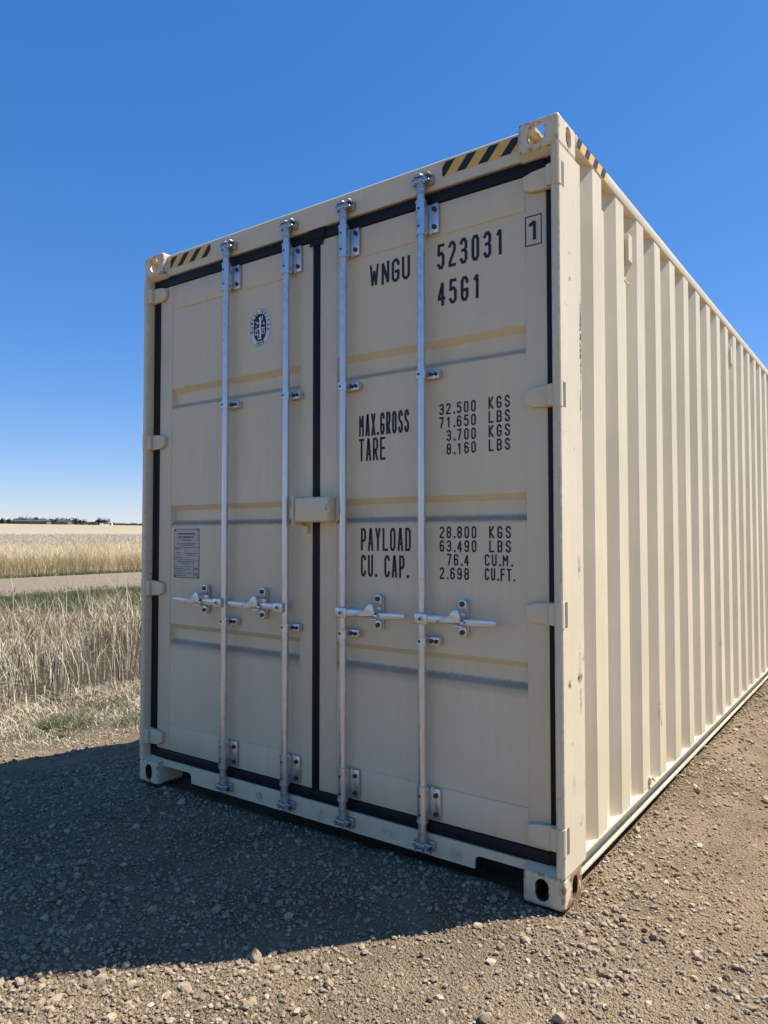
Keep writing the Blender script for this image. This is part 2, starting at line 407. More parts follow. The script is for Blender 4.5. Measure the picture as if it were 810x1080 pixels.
# corner posts
def post(name, right):
    bm = bmesh.new()
    z0, z1 = 0.118, H-0.118
    pts = [(0.0, 0.006), (0.004, 0.001), (0.010, 0.0), (0.026, 0.0), (0.031, 0.003), (0.033, 0.009), (0.033, 0.075), (0.095, 0.075), (0.095, 0.085), (0.02, 0.085), (0.02, 0.215), (0.0, 0.215)]
    if right: pts = [(W-a, b_) for a, b_ in pts]
    prism(bm, pts, 'z', z0, z1)
    return build(name, bm, MPW, root, auto=R(30))
post('corner_post', False); post('corner_post', True)
for right in (0, 1):
    bm = bmesh.new(); x0 = W-0.12 if right else 0
    box(bm, x0, x0+0.12, L-0.15, L, 0.118, H-0.118, 0.01); build('corner_post', bm, MP, root)

# header above the doors and sill below, with the two lifting pockets
bm = bmesh.new()
prism(bm, [(0.034, 2.768), (0.034, 2.878), (0.042, 2.886), (0.30, 2.886), (0.30, 2.878), (0.13, 2.872), (0.13, 2.768)], 'x', 0.150, W-0.150)
for s in (0, 1):       # sloped gussets under the top castings
    a, b_ = (0.035, 0.1615) if s == 0 else (W-0.1615, W-0.035)
    prism(bm, [(0.006, 2.7775), (0.12, 2.7775), (0.12, 2.760), (0.033, 2.760)], 'x', a, b_)
build('door_header', bm, MP, root)
bm = bmesh.new()
out_ = [(0.163, 0.124), (0.163, 0.098)]
def pocket(x0, x1, zt, r=0.02):
    return [(x0, zt), (x1-r, zt), (x1-r*0.3, zt-r*0.3), (x1, zt-r), (x1, 0.05)]
out_ = [(0.163, 0.134), (0.163, 0.100), (0.372, 0.100), (0.388, 0.094), (0.394, 0.080), (0.394, 0.048),
        (2.060, 0.048), (2.060, 0.080), (2.066, 0.094), (2.082, 0.100), (2.275, 0.100), (2.275, 0.134)]
prism(bm, out_, 'y', 0.034, 0.046)
box(bm, 0.163, 2.275, 0.0465, 0.16, 0.1015, 0.132)
for s in (0, 1):      # rain ledges over the bottom castings
    a, b_ = (0.034, 0.162) if s == 0 else (W-0.162, W-0.034)
    prism(bm, [(0.004, 0.1185), (0.12, 0.1185), (0.12, 0.136), (0.045, 0.136)], 'x', a, b_)
build('door_sill', bm, MPK, root)
bm = bmesh.new()  # added dark plates that paint shade behind the pocket openings
box(bm, 0.165, 0.41, 0.17, 0.18, 0.0, 0.13); build('pocket_shade_plate', bm, MDARK, root)
bm = bmesh.new(); box(bm, 2.04, 2.27, 0.17, 0.18, 0.0, 0.13); build('pocket_shade_plate', bm, MDARK, root)

# corrugated side walls
def side_profile():
    p = [(0.0, 0.175), (0.0, 0.308)]; y = 0.365
    while y < 11.6:
        p += [(1, y), (1, y+0.110), (0, y+0.167), (0, y+0.246)]; y += 0.303
    p += [(0, L-0.12)]; return p
prof = side_profile()
for right in (0, 1):
    bm = bmesh.new(); zs = [0.1415, 0.9, 1.7, 2.300, 2.838]
    rows = []
    for z in zs:
        row = []
        for d, y in prof:
            x = 2.398+0.036*d
            jx = (0.0012*math.sin(y*7.3+z*2.1)+0.0016*mnoise.noise((y*2.0, z*1.7, 3.1)))*d
            jy = 0.004*mnoise.noise((y*1.3, z*1.5, 8.0))
            x += jx
            row.append(bm.verts.new((x if right else W-x, y+jy, z)))
        rows.append(row)
    for a, b_ in zip(rows, rows[1:]):
        for i in range(len(a)-1): bm.faces.new((a[i], a[i+1], b_[i+1], b_[i]))
    me = bpy.data.meshes.new('side_wall')
    bmesh.ops.recalc_face_normals(bm, faces=bm.faces); bm.to_mesh(me); bm.free()
    link('side_wall', me, MPS, root)
    # rails
    def X(a): return a if right else W-a
    bm = bmesh.new()
    x0, x1 = sorted((X(2.388), X(2.4375))); box(bm, x0, x1, 0.179, L-0.179, 2.836, 2.890, 0.005)
    build('top_side_rail', bm, MP, root, auto=R(40))
    bm = bmesh.new()
    pts = [(2.4375, 0.135), (2.4375, 0.141), (2.36, 0.141), (2.36, 0.045), (2.415, 0.045), (2.415, 0.053), (2.388, 0.053), (2.388, 0.135)]
    prism(bm, [(X(a), b_) for a, b_ in pts], 'y', 0.1785, L-0.179)
    build('bottom_side_rail', bm, MPW, root)
# roof, floor and blind end
bm = bmesh.new()
nseg = 58; ys = np.linspace(0.302, L-0.05, nseg*4+1)
rows = []
for x in (0.045, W-0.045):
    rows.append([bm.verts.new((x, y, 2.866+(0.016 if (i % 4) in (1, 2) else 0))) for i, y in enumerate(ys)])
for i in range(len(ys)-1): bm.faces.new((rows[0][i], rows[0][i+1], rows[1][i+1], rows[1][i]))
build('roof_sheet', bm, MP, root)
bm = bmesh.new(); box(bm, 0.08, 2.355, 0.19, L-0.05, 0.110, 0.140); build('floor', bm, MFLOOR, root)
bm = bmesh.new(); box(bm, 0.1205, W-0.1205, L-0.06, L-0.01, 0.166, 2.86); build('end_wall', bm, MP, root)

# side vents and lashing lugs
for y0 in (0.802, 3.222):
    bm = bmesh.new()
    prism(bm, [(2.385, 2.510), (2.402, 2.514), (2.447, 2.590), (2.447, 2.712), (2.385, 2.722)], 'y', y0, y0+0.056, bev=0.003)
    cyl(bm, (2.410, y0+0.012, 2.535), (2.424, y0+0.014, 2.500), 0.005, 8); cyl(bm, (2.424, y0+0.014, 2.500), (2.436, y0+0.036, 2.486), 0.005, 8)
    build('side_vent', bm, MP, root)
bm = bmesh.new(); box(bm, 2.4345, 2.447, 1.055, 1.085, 0.158, 0.196, 0.003); cyl(bm, (2.443, 1.075, 0.196), (2.452, 1.10, 0.170), 0.006, 8)
build('lashing_lug', bm, MP, root)

# ---------------------------------------------------------------- hazard tape
def stripes(name, x0, x1, z0, z1, place, slant, pitch, parent):
    """black and yellow diagonal tape: place(u, v, depth) puts the flat strip on its face"""
    bm = bmesh.new()
    def quad(ps, mi, d):
        f = bm.faces.new([bm.verts.new(place(u, v, d)) for u, v in ps]); f.material_index = mi
    quad([(x0, z0), (x1, z0), (x1, z1), (x0, z1)], 0, 0.0008)
    h = z1-z0; u = x0-abs(slant)
    while u < x1+abs(slant):
        a, b_ = u+0.018, u+0.018+pitch*0.45
        poly = [(a, z0), (b_, z0), (b_+slant, z1), (a+slant, z1)]
        cl = []
        def clip(P, f):
            o = []
            for i in range(len(P)):
                p, q = P[i], P[(i+1) % len(P)]; fp, fq = f(p), f(q)
                if fp >= 0: o.append(p)
                if fp*fq < 0:
                    t = fp/(fp-fq); o.append((p[0]+t*(q[0]-p[0]), p[1]+t*(q[1]-p[1])))
            return o
        cl = clip(clip(poly, lambda p: p[0]-x0), lambda p: x1-p[0])
        if len(cl) >= 3: quad(cl, 1, 0.0014)
        u += pitch
    me = bpy.data.meshes.new(name); bm.to_mesh(me); bm.free()
    return link(name, me, [MYEL, MINK], parent)
fr = lambda u, v, d: (u, 0.034-d, v)
stripes('hazard_tape', 0.186, 0.512, 2.806, 2.866, fr, 0.058, 0.098, root)
stripes('hazard_tape', 1.925, 2.262, 2.812, 2.870, fr, 0.050, 0.098, root)
sd = lambda u, v, d: (2.4375+d, u, v)
stripes('hazard_tape', 0.186, 0.545, 2.841, 2.885, sd, 0.028, 0.094, root)
sdl = lambda u, v, d: (0.0005-d, u, v)
stripes('hazard_tape', 0.186, 0.545, 2.841, 2.885, sdl, 0.028, 0.094, root)

# ---------------------------------------------------------------- stroke lettering
def octo(x0, x1, y0, y1, cx=0.3, cy=0.13):
    return [(x0+cx, y0), (x1-cx, y0), (x1, y0+cy), (x1, y1-cy), (x1-cx, y1), (x0+cx, y1), (x0, y1-cy), (x0, y0+cy)]
q, d_ = 0.3, 0.13
G = {
 '0': [('c', octo(0, 1, 0, 1))], 'O': [('c', octo(0, 1, 0, 1))],
 '1': [('o', [(0.22, 0.84), (0.62, 1.0), (0.62, 0.0)])],
 '2': [('o', [(0, 1-d_), (q, 1), (1-q, 1), (1, 1-d_), (1, 0.66), (0, 0.12), (0, 0), (1, 0)])],
 '3': [('o', [(0, 1-d_), (q, 1), (1-q, 1), (1, 1-d_), (1, 0.65), (0.72, 0.53), (1, 0.41), (1, d_), (1-q, 0), (q, 0), (0, d_)]), ('o', [(0.66, 0.53), (0.32, 0.53)])],
 '4': [('o', [(0.74, 0), (0.74, 1), (0, 0.34), (0, 0.26), (1.05, 0.26)])],
 '5': [('o', [(0.96, 1), (0.08, 1), (0.02, 0.54), (q, 0.64), (1-q, 0.64), (1, 0.64-d_), (1, d_), (1-q, 0), (q, 0), (0, d_)])],
 '6': [('o', [(1, 1-d_), (1-q, 1), (q, 1), (0, 1-d_), (0, d_), (q, 0), (1-q, 0), (1, d_), (1, 0.58-d_), (1-q, 0.58), (q, 0.58), (0.12, 0.50)])],
 '7': [('o', [(0, 1), (1, 1), (0.34, 0)])],
 '8': [('c', octo(0, 1, 0.53, 1, q, 0.11)), ('c', octo(0, 1, 0, 0.51, q, 0.12))],
 '9': [('o', [(0, d_), (q, 0), (1-q, 0), (1, d_), (1, 1-d_), (1-q, 1), (q, 1), (0, 1-d_), (0, 0.42+d_), (q, 0.42), (1-q, 0.42), (0.88, 0.50)])],
 'A': [('o', [(0, 0), (0.42, 1), (0.58, 1), (1, 0)]), ('o', [(0.21, 0.3), (0.79, 0.3)])],
 'B': [('c', [(0, 0), (1-q, 0), (1, d_), (1, 0.40), (0.76, 0.52), (1, 0.64), (1, 1-d_), (1-q, 1), (0, 1)]), ('o', [(0.1, 0.52), (0.66, 0.52)])],
 'C': [('o', [(1, 1-d_-0.03), (1, 1-d_), (1-q, 1), (q, 1), (0, 1-d_), (0, d_), (q, 0), (1-q, 0), (1, d_), (1, d_+0.07)])],
 'D': [('c', [(0, 0), (1-q, 0), (1, d_), (1, 1-d_), (1-q, 1), (0, 1)])],
 'E': [('o', [(1, 1), (0, 1), (0, 0), (1, 0)]), ('o', [(0.1, 0.52), (0.85, 0.52)])],
 'F': [('o', [(1, 1), (0, 1), (0, 0)]), ('o', [(0.1, 0.52), (0.85, 0.52)])],
 'G': [('o', [(1, 0.80), (1, 1-d_), (1-q, 1), (q, 1), (0, 1-d_), (0, d_), (q, 0), (1-q, 0), (1, d_), (1, 0.44), (0.55, 0.44)])],
 'I': [('o', [(0.5, 0), (0.5, 1)])],
 'K': [('o', [(0, 0), (0, 1)]), ('o', [(1, 1), (0.12, 0.5), (1, 0)])],
 'L': [('o', [(0, 1), (0, 0), (1, 0)])],
 'M': [('o', [(0, 0), (0, 1), (0.5, 0.42), (1, 1), (1, 0)])],
 'N': [('o', [(0, 0), (0, 1), (1, 0), (1, 1)])],
 'P': [('o', [(0, 0), (0, 1), (1-q, 1), (1, 1-d_), (1, 0.44+d_), (1-q, 0.44), (0.1, 0.44)])],
 'R': [('o', [(0, 0), (0, 1), (1-q, 1), (1, 1-d_), (1, 0.46+d_), (1-q, 0.46), (0.1, 0.46)]), ('o', [(0.5, 0.40), (1, 0)])],
 'S': [('o', [(1, 0.82), (1, 1-d_), (1-q, 1), (q, 1), (0, 1-d_), (0, 0.66), (q, 0.54), (1-q, 0.48), (1, 0.36), (1, d_), (1-q, 0), (q, 0), (0, d_), (0, 0.2)])],
 'T': [('o', [(0, 1), (1, 1)]), ('o', [(0.5, 0.93), (0.5, 0)])],
 'U': [('o', [(0, 1), (0, d_), (q, 0), (1-q, 0), (1, d_), (1, 1)])],
 'V': [('o', [(0, 1), (0.5, 0), (1, 1)])],
 'W': [('o', [(0, 1), (0.24, 0), (0.5, 0.75), (0.76, 0), (1, 1)])],
 'X': [('o', [(0, 0), (1, 1)]), ('o', [(0, 1), (0.46, 0.54)]), ('o', [(0.54, 0.46), (1, 0)])],
 'Y': [('o', [(0, 1), (0.5, 0.5), (1, 1)]), ('o', [(0.5, 0.44), (0.5, 0)])],
}
ADV = {'.': 0.52, ' ': 0.8, '1': 1.0, 'I': 0.6, 'M': 1.12, 'W': 1.2}
def stroke(bm, pts, closed, t, place, depth, cap0=False, cap1=False):
    """flat ribbon of width t along a polyline with mitred joints"""
    P = [Vector((p[0], p[1])) for p in pts]; n_ = len(P); Ls, Rs = [], []
    if cap0: P[0] = P[0]+(P[0]-P[1]).normalized()*t/2
    if cap1: P[-1] = P[-1]+(P[-1]-P[-2]).normalized()*t/2
    for i in range(n_):
        a = P[i-1] if (closed or i > 0) else None
        b_ = P[(i+1) % n_] if (closed or i < n_-1) else None
        d1 = (P[i]-a).normalized() if a is not None else None
        d2 = (b_-P[i]).normalized() if b_ is not None else None
        if d1 is None: d1 = d2
        if d2 is None: d2 = d1
        n1 = Vector((-d1.y, d1.x)); n2 = Vector((-d2.y, d2.x)); m_ = n1+n2
        if m_.length < 1e-6: m_ = n1
        m_.normalize(); s = t/2/max(0.5, m_.dot(n1))
        Ls.append(bm.verts.new(place(*(P[i]+m_*s), depth))); Rs.append(bm.verts.new(place(*(P[i]-m_*s), depth)))
    for i in range(n_ if closed else n_-1):
        j = (i+1) % n_; bm.faces.new((Ls[i], Ls[j], Rs[j], Rs[i]))
def stroke_split(bm, pts, closed, t, place, d0):
    if closed: stroke(bm, pts, True, t, place, d0); return
    run = [pts[0]]; k = 0; first = True
    for i in range(1, len(pts)):
        run.append(pts[i])
        if i < len(pts)-1:
            a = Vector(pts[i])-Vector(pts[i-1]); b_ = Vector(pts[i+1])-Vector(pts[i])
            if a.normalized().dot(b_.normalized()) < -0.35:
                stroke(bm, run, False, t, place, d0+0.00012*(k % 2), first); k += 1; run = [pts[i]]; first = False
    stroke(bm, run, False, t, place, d0+0.00012*(k % 2), first, True)
def text_bm(bm, s, x0, x1, z0, z1, t, place, ratio=0.66, d0=0.0010):
    cells = [ADV.get(c, 1.0) for c in s]
    last = cells[-1]*(1-ratio)
    cell = (x1-x0)/(sum(cells)-last) if s[-1] != '.' else (x1-x0)/sum(cells)
    x = x0
    for c, a in zip(s, cells):
        if c in '.,':
            r = t*0.62; cx = x+cell*a*0.32
            f = bm.faces.new([bm.verts.new(place(cx+r*dx, z0+r+r*dz, d0)) for dx, dz in ((-1, -1), (1, -1), (1, 1), (-1, 1))])
        elif c != ' ':
            wd = cell*a*ratio if a >= 1 else cell*a*0.5
            for i, (kd, pts) in enumerate(G[c]):
                pp = [(x+t/2+p[0]*(wd-t), z0+t/2+p[1]*(z1-z0-t)) for p in pts]
                stroke_split(bm, pp, kd == 'c', t*(0.86 if c in 'WM' else 1), place, d0+0.0003*i)
        x += cell*a
onp = lambda u, v, d: (u, YP-d, v)
def text(name, lines, parent):
    for a in lines:          # every line of lettering is a part of its own
        bm = bmesh.new(); text_bm(bm, *a[:6], onp, *(a[6:]))
        me = bpy.data.meshes.new(name); bm.to_mesh(me); bm.free()
        o = link(name, me, MINK, parent); o['label'] = 'black lettering '+a[0]

# ---------------------------------------------------------------- doors
BANDS = ((2.145, 2.035), (1.502, 1.397), (0.862, 0.757))
def door(xa, xb, sa, sb, left):
    """xa..xb the whole leaf, sa..sb the pressed sheet between the two stiles"""
    bm = bmesh.new()
    zt, zb = 2.714, 0.182
    box(bm, xa, sa, YD, 0.115, zb, zt, 0.003); box(bm, sb, xb, YD, 0.115, zb, zt, 0.003)
    box(bm, sa+0.0005, sb-0.0005, YP-0.002, 0.112, 2.583, zt, 0.002); box(bm, sa+0.0005, sb-0.0005, YP-0.002, 0.112, zb, 0.318, 0.002)
    pr = [(YP, 2.5795)]
    for t, b_ in BANDS:
        pr += [(YP, t), (YP+0.028, t-0.026), (YP+0.028, b_+0.026), (YP, b_)]
    pr += [(YP, 0.3215)]
    A = [bm.verts.new((sa-0.001, y, z)) for y, z in pr]; B = [bm.verts.new((sb+0.001, y, z)) for y, z in pr]
    for i in range(len(pr)-1): bm.faces.new((A[i], B[i], B[i+1], A[i+1])).material_index = 1
    # weld seams where the sheet meets the top and bottom members
    for z in (2.5795, 0.318):
        box(bm, sa+0.002, sb-0.002, YP-0.0035, YP+0.01, z, z+0.0032)
    o = build('cargo_door', bm, [MP, MPD], root, auto=R(25))
    return o
DL = door(0.088, 1.214, 0.187, 1.132, True); DR = door(1.254, 2.368, 1.354, 2.280, False)
DL['label'] = 'left door with an oval seal and a grey data plate'
DR['label'] = 'right door lettered with numbers and weights'

# rubber seals
def gasket(lines, parent):
    bm = bmesh.new()
    for x0, x1, y0, y1, z0, z1 in lines: box(bm, x0, x1, y0, y1, z0, z1, 0.005)
    build('door_gasket', bm, MRUB, parent, auto=R(40))
gasket([(0.0345, 0.0875, 0.046, 0.07, 0.136, 2.762), (0.0880, 1.2130, 0.043, 0.066, 2.7165, 2.764), (0.0880, 1.2130, 0.040, 0.07, 0.134, 0.1805),
        (1.2135, 1.2545, 0.044, 0.075, 0.178, 2.716), (1.185, 1.2895, 0.039, 0.0425, 2.722, 2.782), (1.196, 1.276, 0.0385, 0.0425, 2.690, 2.7215)], DL)
gasket([(2.3685, 2.4045, 0.046, 0.07, 0.136, 2.762), (1.2550, 2.3680, 0.0435, 0.066, 2.7165, 2.764), (1.2140, 2.3680, 0.0405, 0.07, 0.134, 0.1805), (2.3685, 2.402, 0.036, 0.0455, 0.14, 0.19)], DR)

# hinges: a tapered blade on the door with a knuckle on the post
def hinge_mesh():
    bm = bmesh.new()      # blade reaches from x=0 (knuckle) to x=-0.12, local z 0..0.08
    prism(bm, [(-0.010, 0.0), (-0.105, 0.006), (-0.130, 0.018), (-0.136, 0.032), (-0.134, 0.070), (-0.095, 0.080), (-0.010, 0.086)], 'y', 0.026, 0.0478, bev=0.004)
    prism(bm, [(-0.036, 0.004), (0.0, 0.0), (0.0, 0.086), (-0.036, 0.082)], 'y', 0.008, 0.0258, bev=0.005)
    cyl(bm, (0.004, 0.012, -0.004), (0.004, 0.012, 0.090), 0.0180, 18)
    cyl(bm, (0.004, 0.012, -0.012), (0.004, 0.012, 0.098), 0.009, 12)
    bmesh.ops.recalc_face_normals(bm, faces=bm.faces)
    me = bpy.data.meshes.new('hinge')
    for f in bm.faces: f.smooth = True
    for e in bm.edges:
        if len(e.link_faces) == 2 and e.calc_face_angle(0) > R(35): e.smooth = False
    bm.to_mesh(me); bm.free(); return me
hm = hinge_mesh(); hml = hm.copy(); hml.transform(Matrix.Diagonal((-1, 1, 1, 1))); hml.flip_normals()
for z in (2.632, 1.812, 1.008, 0.200):
    link('hinge', hm, MP, DR, (2.419, 0, z)); link('hinge', hml, MP, DL, (0.019, 0, z))
# dark boxes for post slots, shade put into their colour, behind each right-hand knuckle
for z in (2.632, 1.812, 1.008, 0.200):
    for x0, x1 in ((2.420, 2.4387), (-0.0007, 0.018)):
        bm = bmesh.new(); box(bm, x0, x1, 0.026, 0.050, z-0.004, z+0.088); build('hinge_slot_shade', bm, MSLOT, root)

# lock rods with their guides, cams, keepers and handles
def finish(bm, name, auto=R(35)):
    bmesh.ops.recalc_face_normals(bm, faces=bm.faces)
    for f in bm.faces: f.smooth = True
    for e in bm.edges:
        if len(e.link_faces) == 2 and e.calc_face_angle(0) > auto: e.smooth = False
    me = bpy.data.meshes.new(name); bm.to_mesh(me); bm.free(); return me
RY0 = 0.008
def rod_mesh():
    bm = bmesh.new(); cyl(bm, (0, RY0, 0.105), (0, RY0, 2.795), 0.0172, 20)
    return finish(bm, 'lock_rod')
def guide_mesh():            # long sleeve guide at top and bottom, bolted to the door beside the rod
    bm = bmesh.new()
    cyl(bm, (0, RY0, 0), (0, RY0, 0.128), 0.0222, 20)
    cyl(bm, (0, RY0, -0.008), (0, RY0, 0.0), 0.0245, 20); cyl(bm, (0, RY0, 0.128), (0, RY0, 0.135), 0.0245, 20)
    box(bm, -0.034, 0.030, 0.040, 0.0475, 0.0, 0.128, 0.002)
    box(bm, -0.0215, -0.017, RY0, 0.0405, 0.004, 0.124); box(bm, 0.017, 0.0215, RY0, 0.0405, 0.004, 0.124)
    box(bm, 0.029, 0.066, 0.034, 0.0475, 0.002, 0.126, 0.003)
    for z in (0.026, 0.100):
        cyl(bm, (0.049, 0.0345, z), (0.049, 0.0250, z), 0.0105, 6, mi=1)
        cyl(bm, (0, RY0-0.021, z), (0, RY0-0.0228, z), 0.0055, 10, mi=1)
    cyl(bm, (0.049, 0.0345, 0.063), (0.049, 0.030, 0.063), 0.008, 10)
    return finish(bm, 'rod_guide')
def clip_mesh():             # short bracket in mid height
    bm = bmesh.new()
    cyl(bm, (0, RY0, 0), (0, RY0, 0.034), 0.0240, 20)
    box(bm, 0.014, 0.074, 0.020, 0.0475, 0.0, 0.034, 0.003); box(bm, -0.030, 0.0138, 0.034, 0.0475, 0.0, 0.034, 0.002)
    for x in (0.038, 0.061): cyl(bm, (x, 0.021, 0.017), (x, 0.012, 0.017), 0.0090, 6, mi=1)
    cyl(bm, (0, RY0-0.0230, 0.017), (0, RY0-0.0250, 0.017), 0.0056, 10, mi=1)
    return finish(bm, 'rod_clip')
def cam_mesh(s):             # the claw at a rod end (s=+1 top, -1 bottom)
    bm = bmesh.new()
    cyl(bm, (0, RY0, -0.034*s), (0, RY0, -0.020*s), 0.0200, 16); cyl(bm, (0, RY0, -0.010*s), (0, RY0, 0.006*s), 0.0190, 16)
    cyl(bm, (0, RY0, 0.006*s), (0, RY0, 0.012*s), 0.0225, 16)
    prism(bm, [(-0.036, 0.012), (-0.024, -0.010), (0.008, -0.013), (0.036, -0.006), (0.034, 0.004), (0.014, 0.003), (0.006, 0.020), (-0.014, 0.022)], 'z', *sorted((0.014*s, 0.034*s)), bev=0.003)
    cyl(bm, (0, RY0-0.002, 0.034*s), (0, RY0-0.002, 0.050*s), 0.0125, 12)
    prism(bm, [(-0.030, 0.014), (-0.034, -0.004), (-0.018, -0.018), (0.010, -0.016), (0.018, 0.000), (0.004, 0.006), (-0.008, 0.018), (-0.020, 0.022)], 'z', *sorted((0.0365*s, 0.046*s)), bev=0.003)
    cyl(bm, (0.022, -0.006, 0.006*s), (0.022, -0.006, 0.046*s), 0.0055, 8)
    cyl(bm, (-0.027, 0.000, 0.010*s), (-0.027, 0.000, 0.054*s), 0.006, 8)
    return finish(bm, 'rod_cam')
def keeper_mesh(s):          # the keeper on header or sill that the claw bites into
    bm = bmesh.new()
    box(bm, -0.044, 0.048, 0.026, 0.0339, min(0.006*s, 0.036*s), max(0.006*s, 0.036*s), 0.002)
    box(bm, 0.004, 0.050, 0.016, 0.0338, min(0, 0.040*s), max(0, 0.040*s), 0.004)
    box(bm, 0.022, 0.048, -0.012, 0.0155, min(0.004*s, 0.013*s), max(0.004*s, 0.013*s), 0.003)
    box(bm, 0.022, 0.048, -0.014, 0.0155, min(0.030*s, 0.040*s), max(0.030*s, 0.040*s), 0.003)
    box(bm, -0.046, -0.020, -0.002, 0.0338, min(0.008*s, 0.034*s), max(0.008*s, 0.034*s), 0.006)
    return finish(bm, 'cam_keeper')
rm, gm, km = rod_mesh(), guide_mesh(), clip_mesh(); c1, c0 = cam_mesh(1), cam_mesh(-1); k1, k0 = keeper_mesh(1), keeper_mesh(-1)
def handle_mesh(s):          # s=+1 points right, -1 left; local origin on the rod axis
    bm = bmesh.new()
    def bx(a, b_, *r, **k): box(bm, min(a*s, b_*s), max(a*s, b_*s), *r, **k)
    bx(-0.014, 0.044, -0.030, -0.008, -0.022, 0.022, bev=0.004)
    bx(0.018, 0.044, -0.0078, 0.024, -0.020, 0.020, bev=0.003)
    cyl(bm, (0.016*s, -0.030, 0), (0.016*s, -0.036, 0), 0.010, 12); cyl(bm, (0.016*s, -0.036, 0), (0.016*s, -0.0375, 0), 0.006, 10, mi=1)
    # bar: flattens and drops slightly towards its free end
    secs = [(0.040, 0.000, 0.0165, 0.007, -0.016), (0.110, 0.002, 0.0155, 0.006, -0.014), (0.175, 0.001, 0.0125, 0.006, -0.012), (0.205, -0.003, 0.0125, 0.005, -0.014), (0.240, -0.004, 0.0150, 0.0045, -0.018), (0.325, 0.001, 0.0130, 0.0045, -0.024), (0.350, 0.003, 0.0090, 0.0035, -0.026)]
    rings = []
    for x, z, hz, hy, y in secs:
        rings.append([bm.verts.new((x*s, y+a*hy, z+b_*hz)) for a, b_ in ((-1, -0.55), (-0.55, -1), (0.55, -1), (1, -0.55), (1, 0.55), (0.55, 1), (-0.55, 1), (-1, 0.55))])
    for A, B in zip(rings, rings[1:]):
        for i in range(8): bm.faces.new((A[i], A[(i+1) % 8], B[(i+1) % 8], B[i]))
    bm.faces.new(rings[0]); bm.faces.new(rings[-1][::-1])
    return finish(bm, 'rod_handle')
def retainer_mesh(s):        # obround plate with two bolts and a swinging catch over the handle
    bm = bmesh.new()
    prism(bm, stadium(0, 0, 0.038, 0.150), 'y', 0.038, 0.0475, bev=0.002)
    prism(bm, stadium(0, 0.050, 0.036, 0.056), 'y', 0.024, 0.0378, bev=0.003); prism(bm, stadium(0, -0.052, 0.034, 0.044), 'y', 0.026, 0.0378, bev=0.003)
    cyl(bm, (0, 0.024, 0.058), (0, 0.016, 0.058), 0.0105, 12, mi=1); cyl(bm, (0, 0.026, -0.054), (0, 0.018, -0.054), 0.0100, 12, mi=1)
    prism(bm, [(-0.092, -0.012), (-0.060, -0.014), (0.016, -0.012), (0.022, 0.004), (0.012, 0.040), (-0.012, 0.040), (-0.026, 0.012)], 'y', -0.034, -0.025, bev=0.003)
    box(bm, -0.012, 0.012, -0.0246, 0.0245, 0.024, 0.040, 0.004)
    box(bm, 0.0165, 0.034, -0.032, -0.026, -0.016, -0.004, 0.002)
    box(bm, -0.022, 0.022, -0.022, 0.0258, -0.030, -0.022, 0.002)
    return finish(bm, 'handle_catch')
hR, hL = handle_mesh(1), handle_mesh(-1); tR, tL = retainer_mesh(1), retainer_mesh(-1)
for x, dr, s in ((0.665, DL, -1), (1.081, DL, -1), (1.426, DR, 1), (1.838, DR, 1)):
    dx = 0.004
    link('lock_rod', rm, MGAL, dr, (x, 0, 0))
    link('rod_guide', gm, [MGAL, MBOLT], dr, (x, 0, 2.586)); link('rod_guide', gm, [MGAL, MBOLT], dr, (x, 0, 0.192))
    link('rod_clip', km, [MGAL, MBOLT], dr, (x, 0, 1.980)); link('rod_clip', km, [MGAL, MBOLT], dr, (x, 0, 0.894))
    link('rod_cam', c1, MGALD, dr, (x, 0, 2.782)); link('rod_cam', c0, MGALD, dr, (x, 0, 0.118))
    link('cam_keeper', k1, MGALD, root, (x, 0, 2.789)); link('cam_keeper', k0, MGALD, root, (x, 0, 0.112))
    link('rod_handle', hR if s > 0 else hL, [MGAL, MBOLT], dr, (x, 0, 1.004))
    link('handle_catch', tR if s > 0 else tL, [MGAL, MBOLT], dr, (x+0.178 if s > 0 else x-0.168, 0, 1.010))

# lock box across the two doors
bm = bmesh.new()
box(bm, 1.158, 1.166, -0.036, 0.0495, 1.386, 1.520, 0.002)
box(bm, 1.170, 1.368, -0.034, 0.030, 1.399, 1.512, 0.012, 3)
box(bm, 1.1665, 1.2100, 0.0305, 0.0495, 1.403, 1.508); box(bm, 1.262, 1.385, 0.0305, 0.0495, 1.405, 1.508, 0.003)
prism(bm, [(1.356, 1.472), (1.363, 1.472), (1.363, 1.452), (1.371, 1.444), (1.380, 1.452), (1.380, 1.464), (1.387, 1.464), (1.387, 1.444), (1.376, 1.434), (1.362, 1.437), (1.356, 1.446)], 'y', -0.043, -0.033)
build('lock_box', bm, MP, DL, auto=R(35))

bm = bmesh.new(); box(bm, 1.160, 1.198, 0.030, 0.0497, 1.350, 1.384, 0.002); build('stop_block', bm, MP, DL)
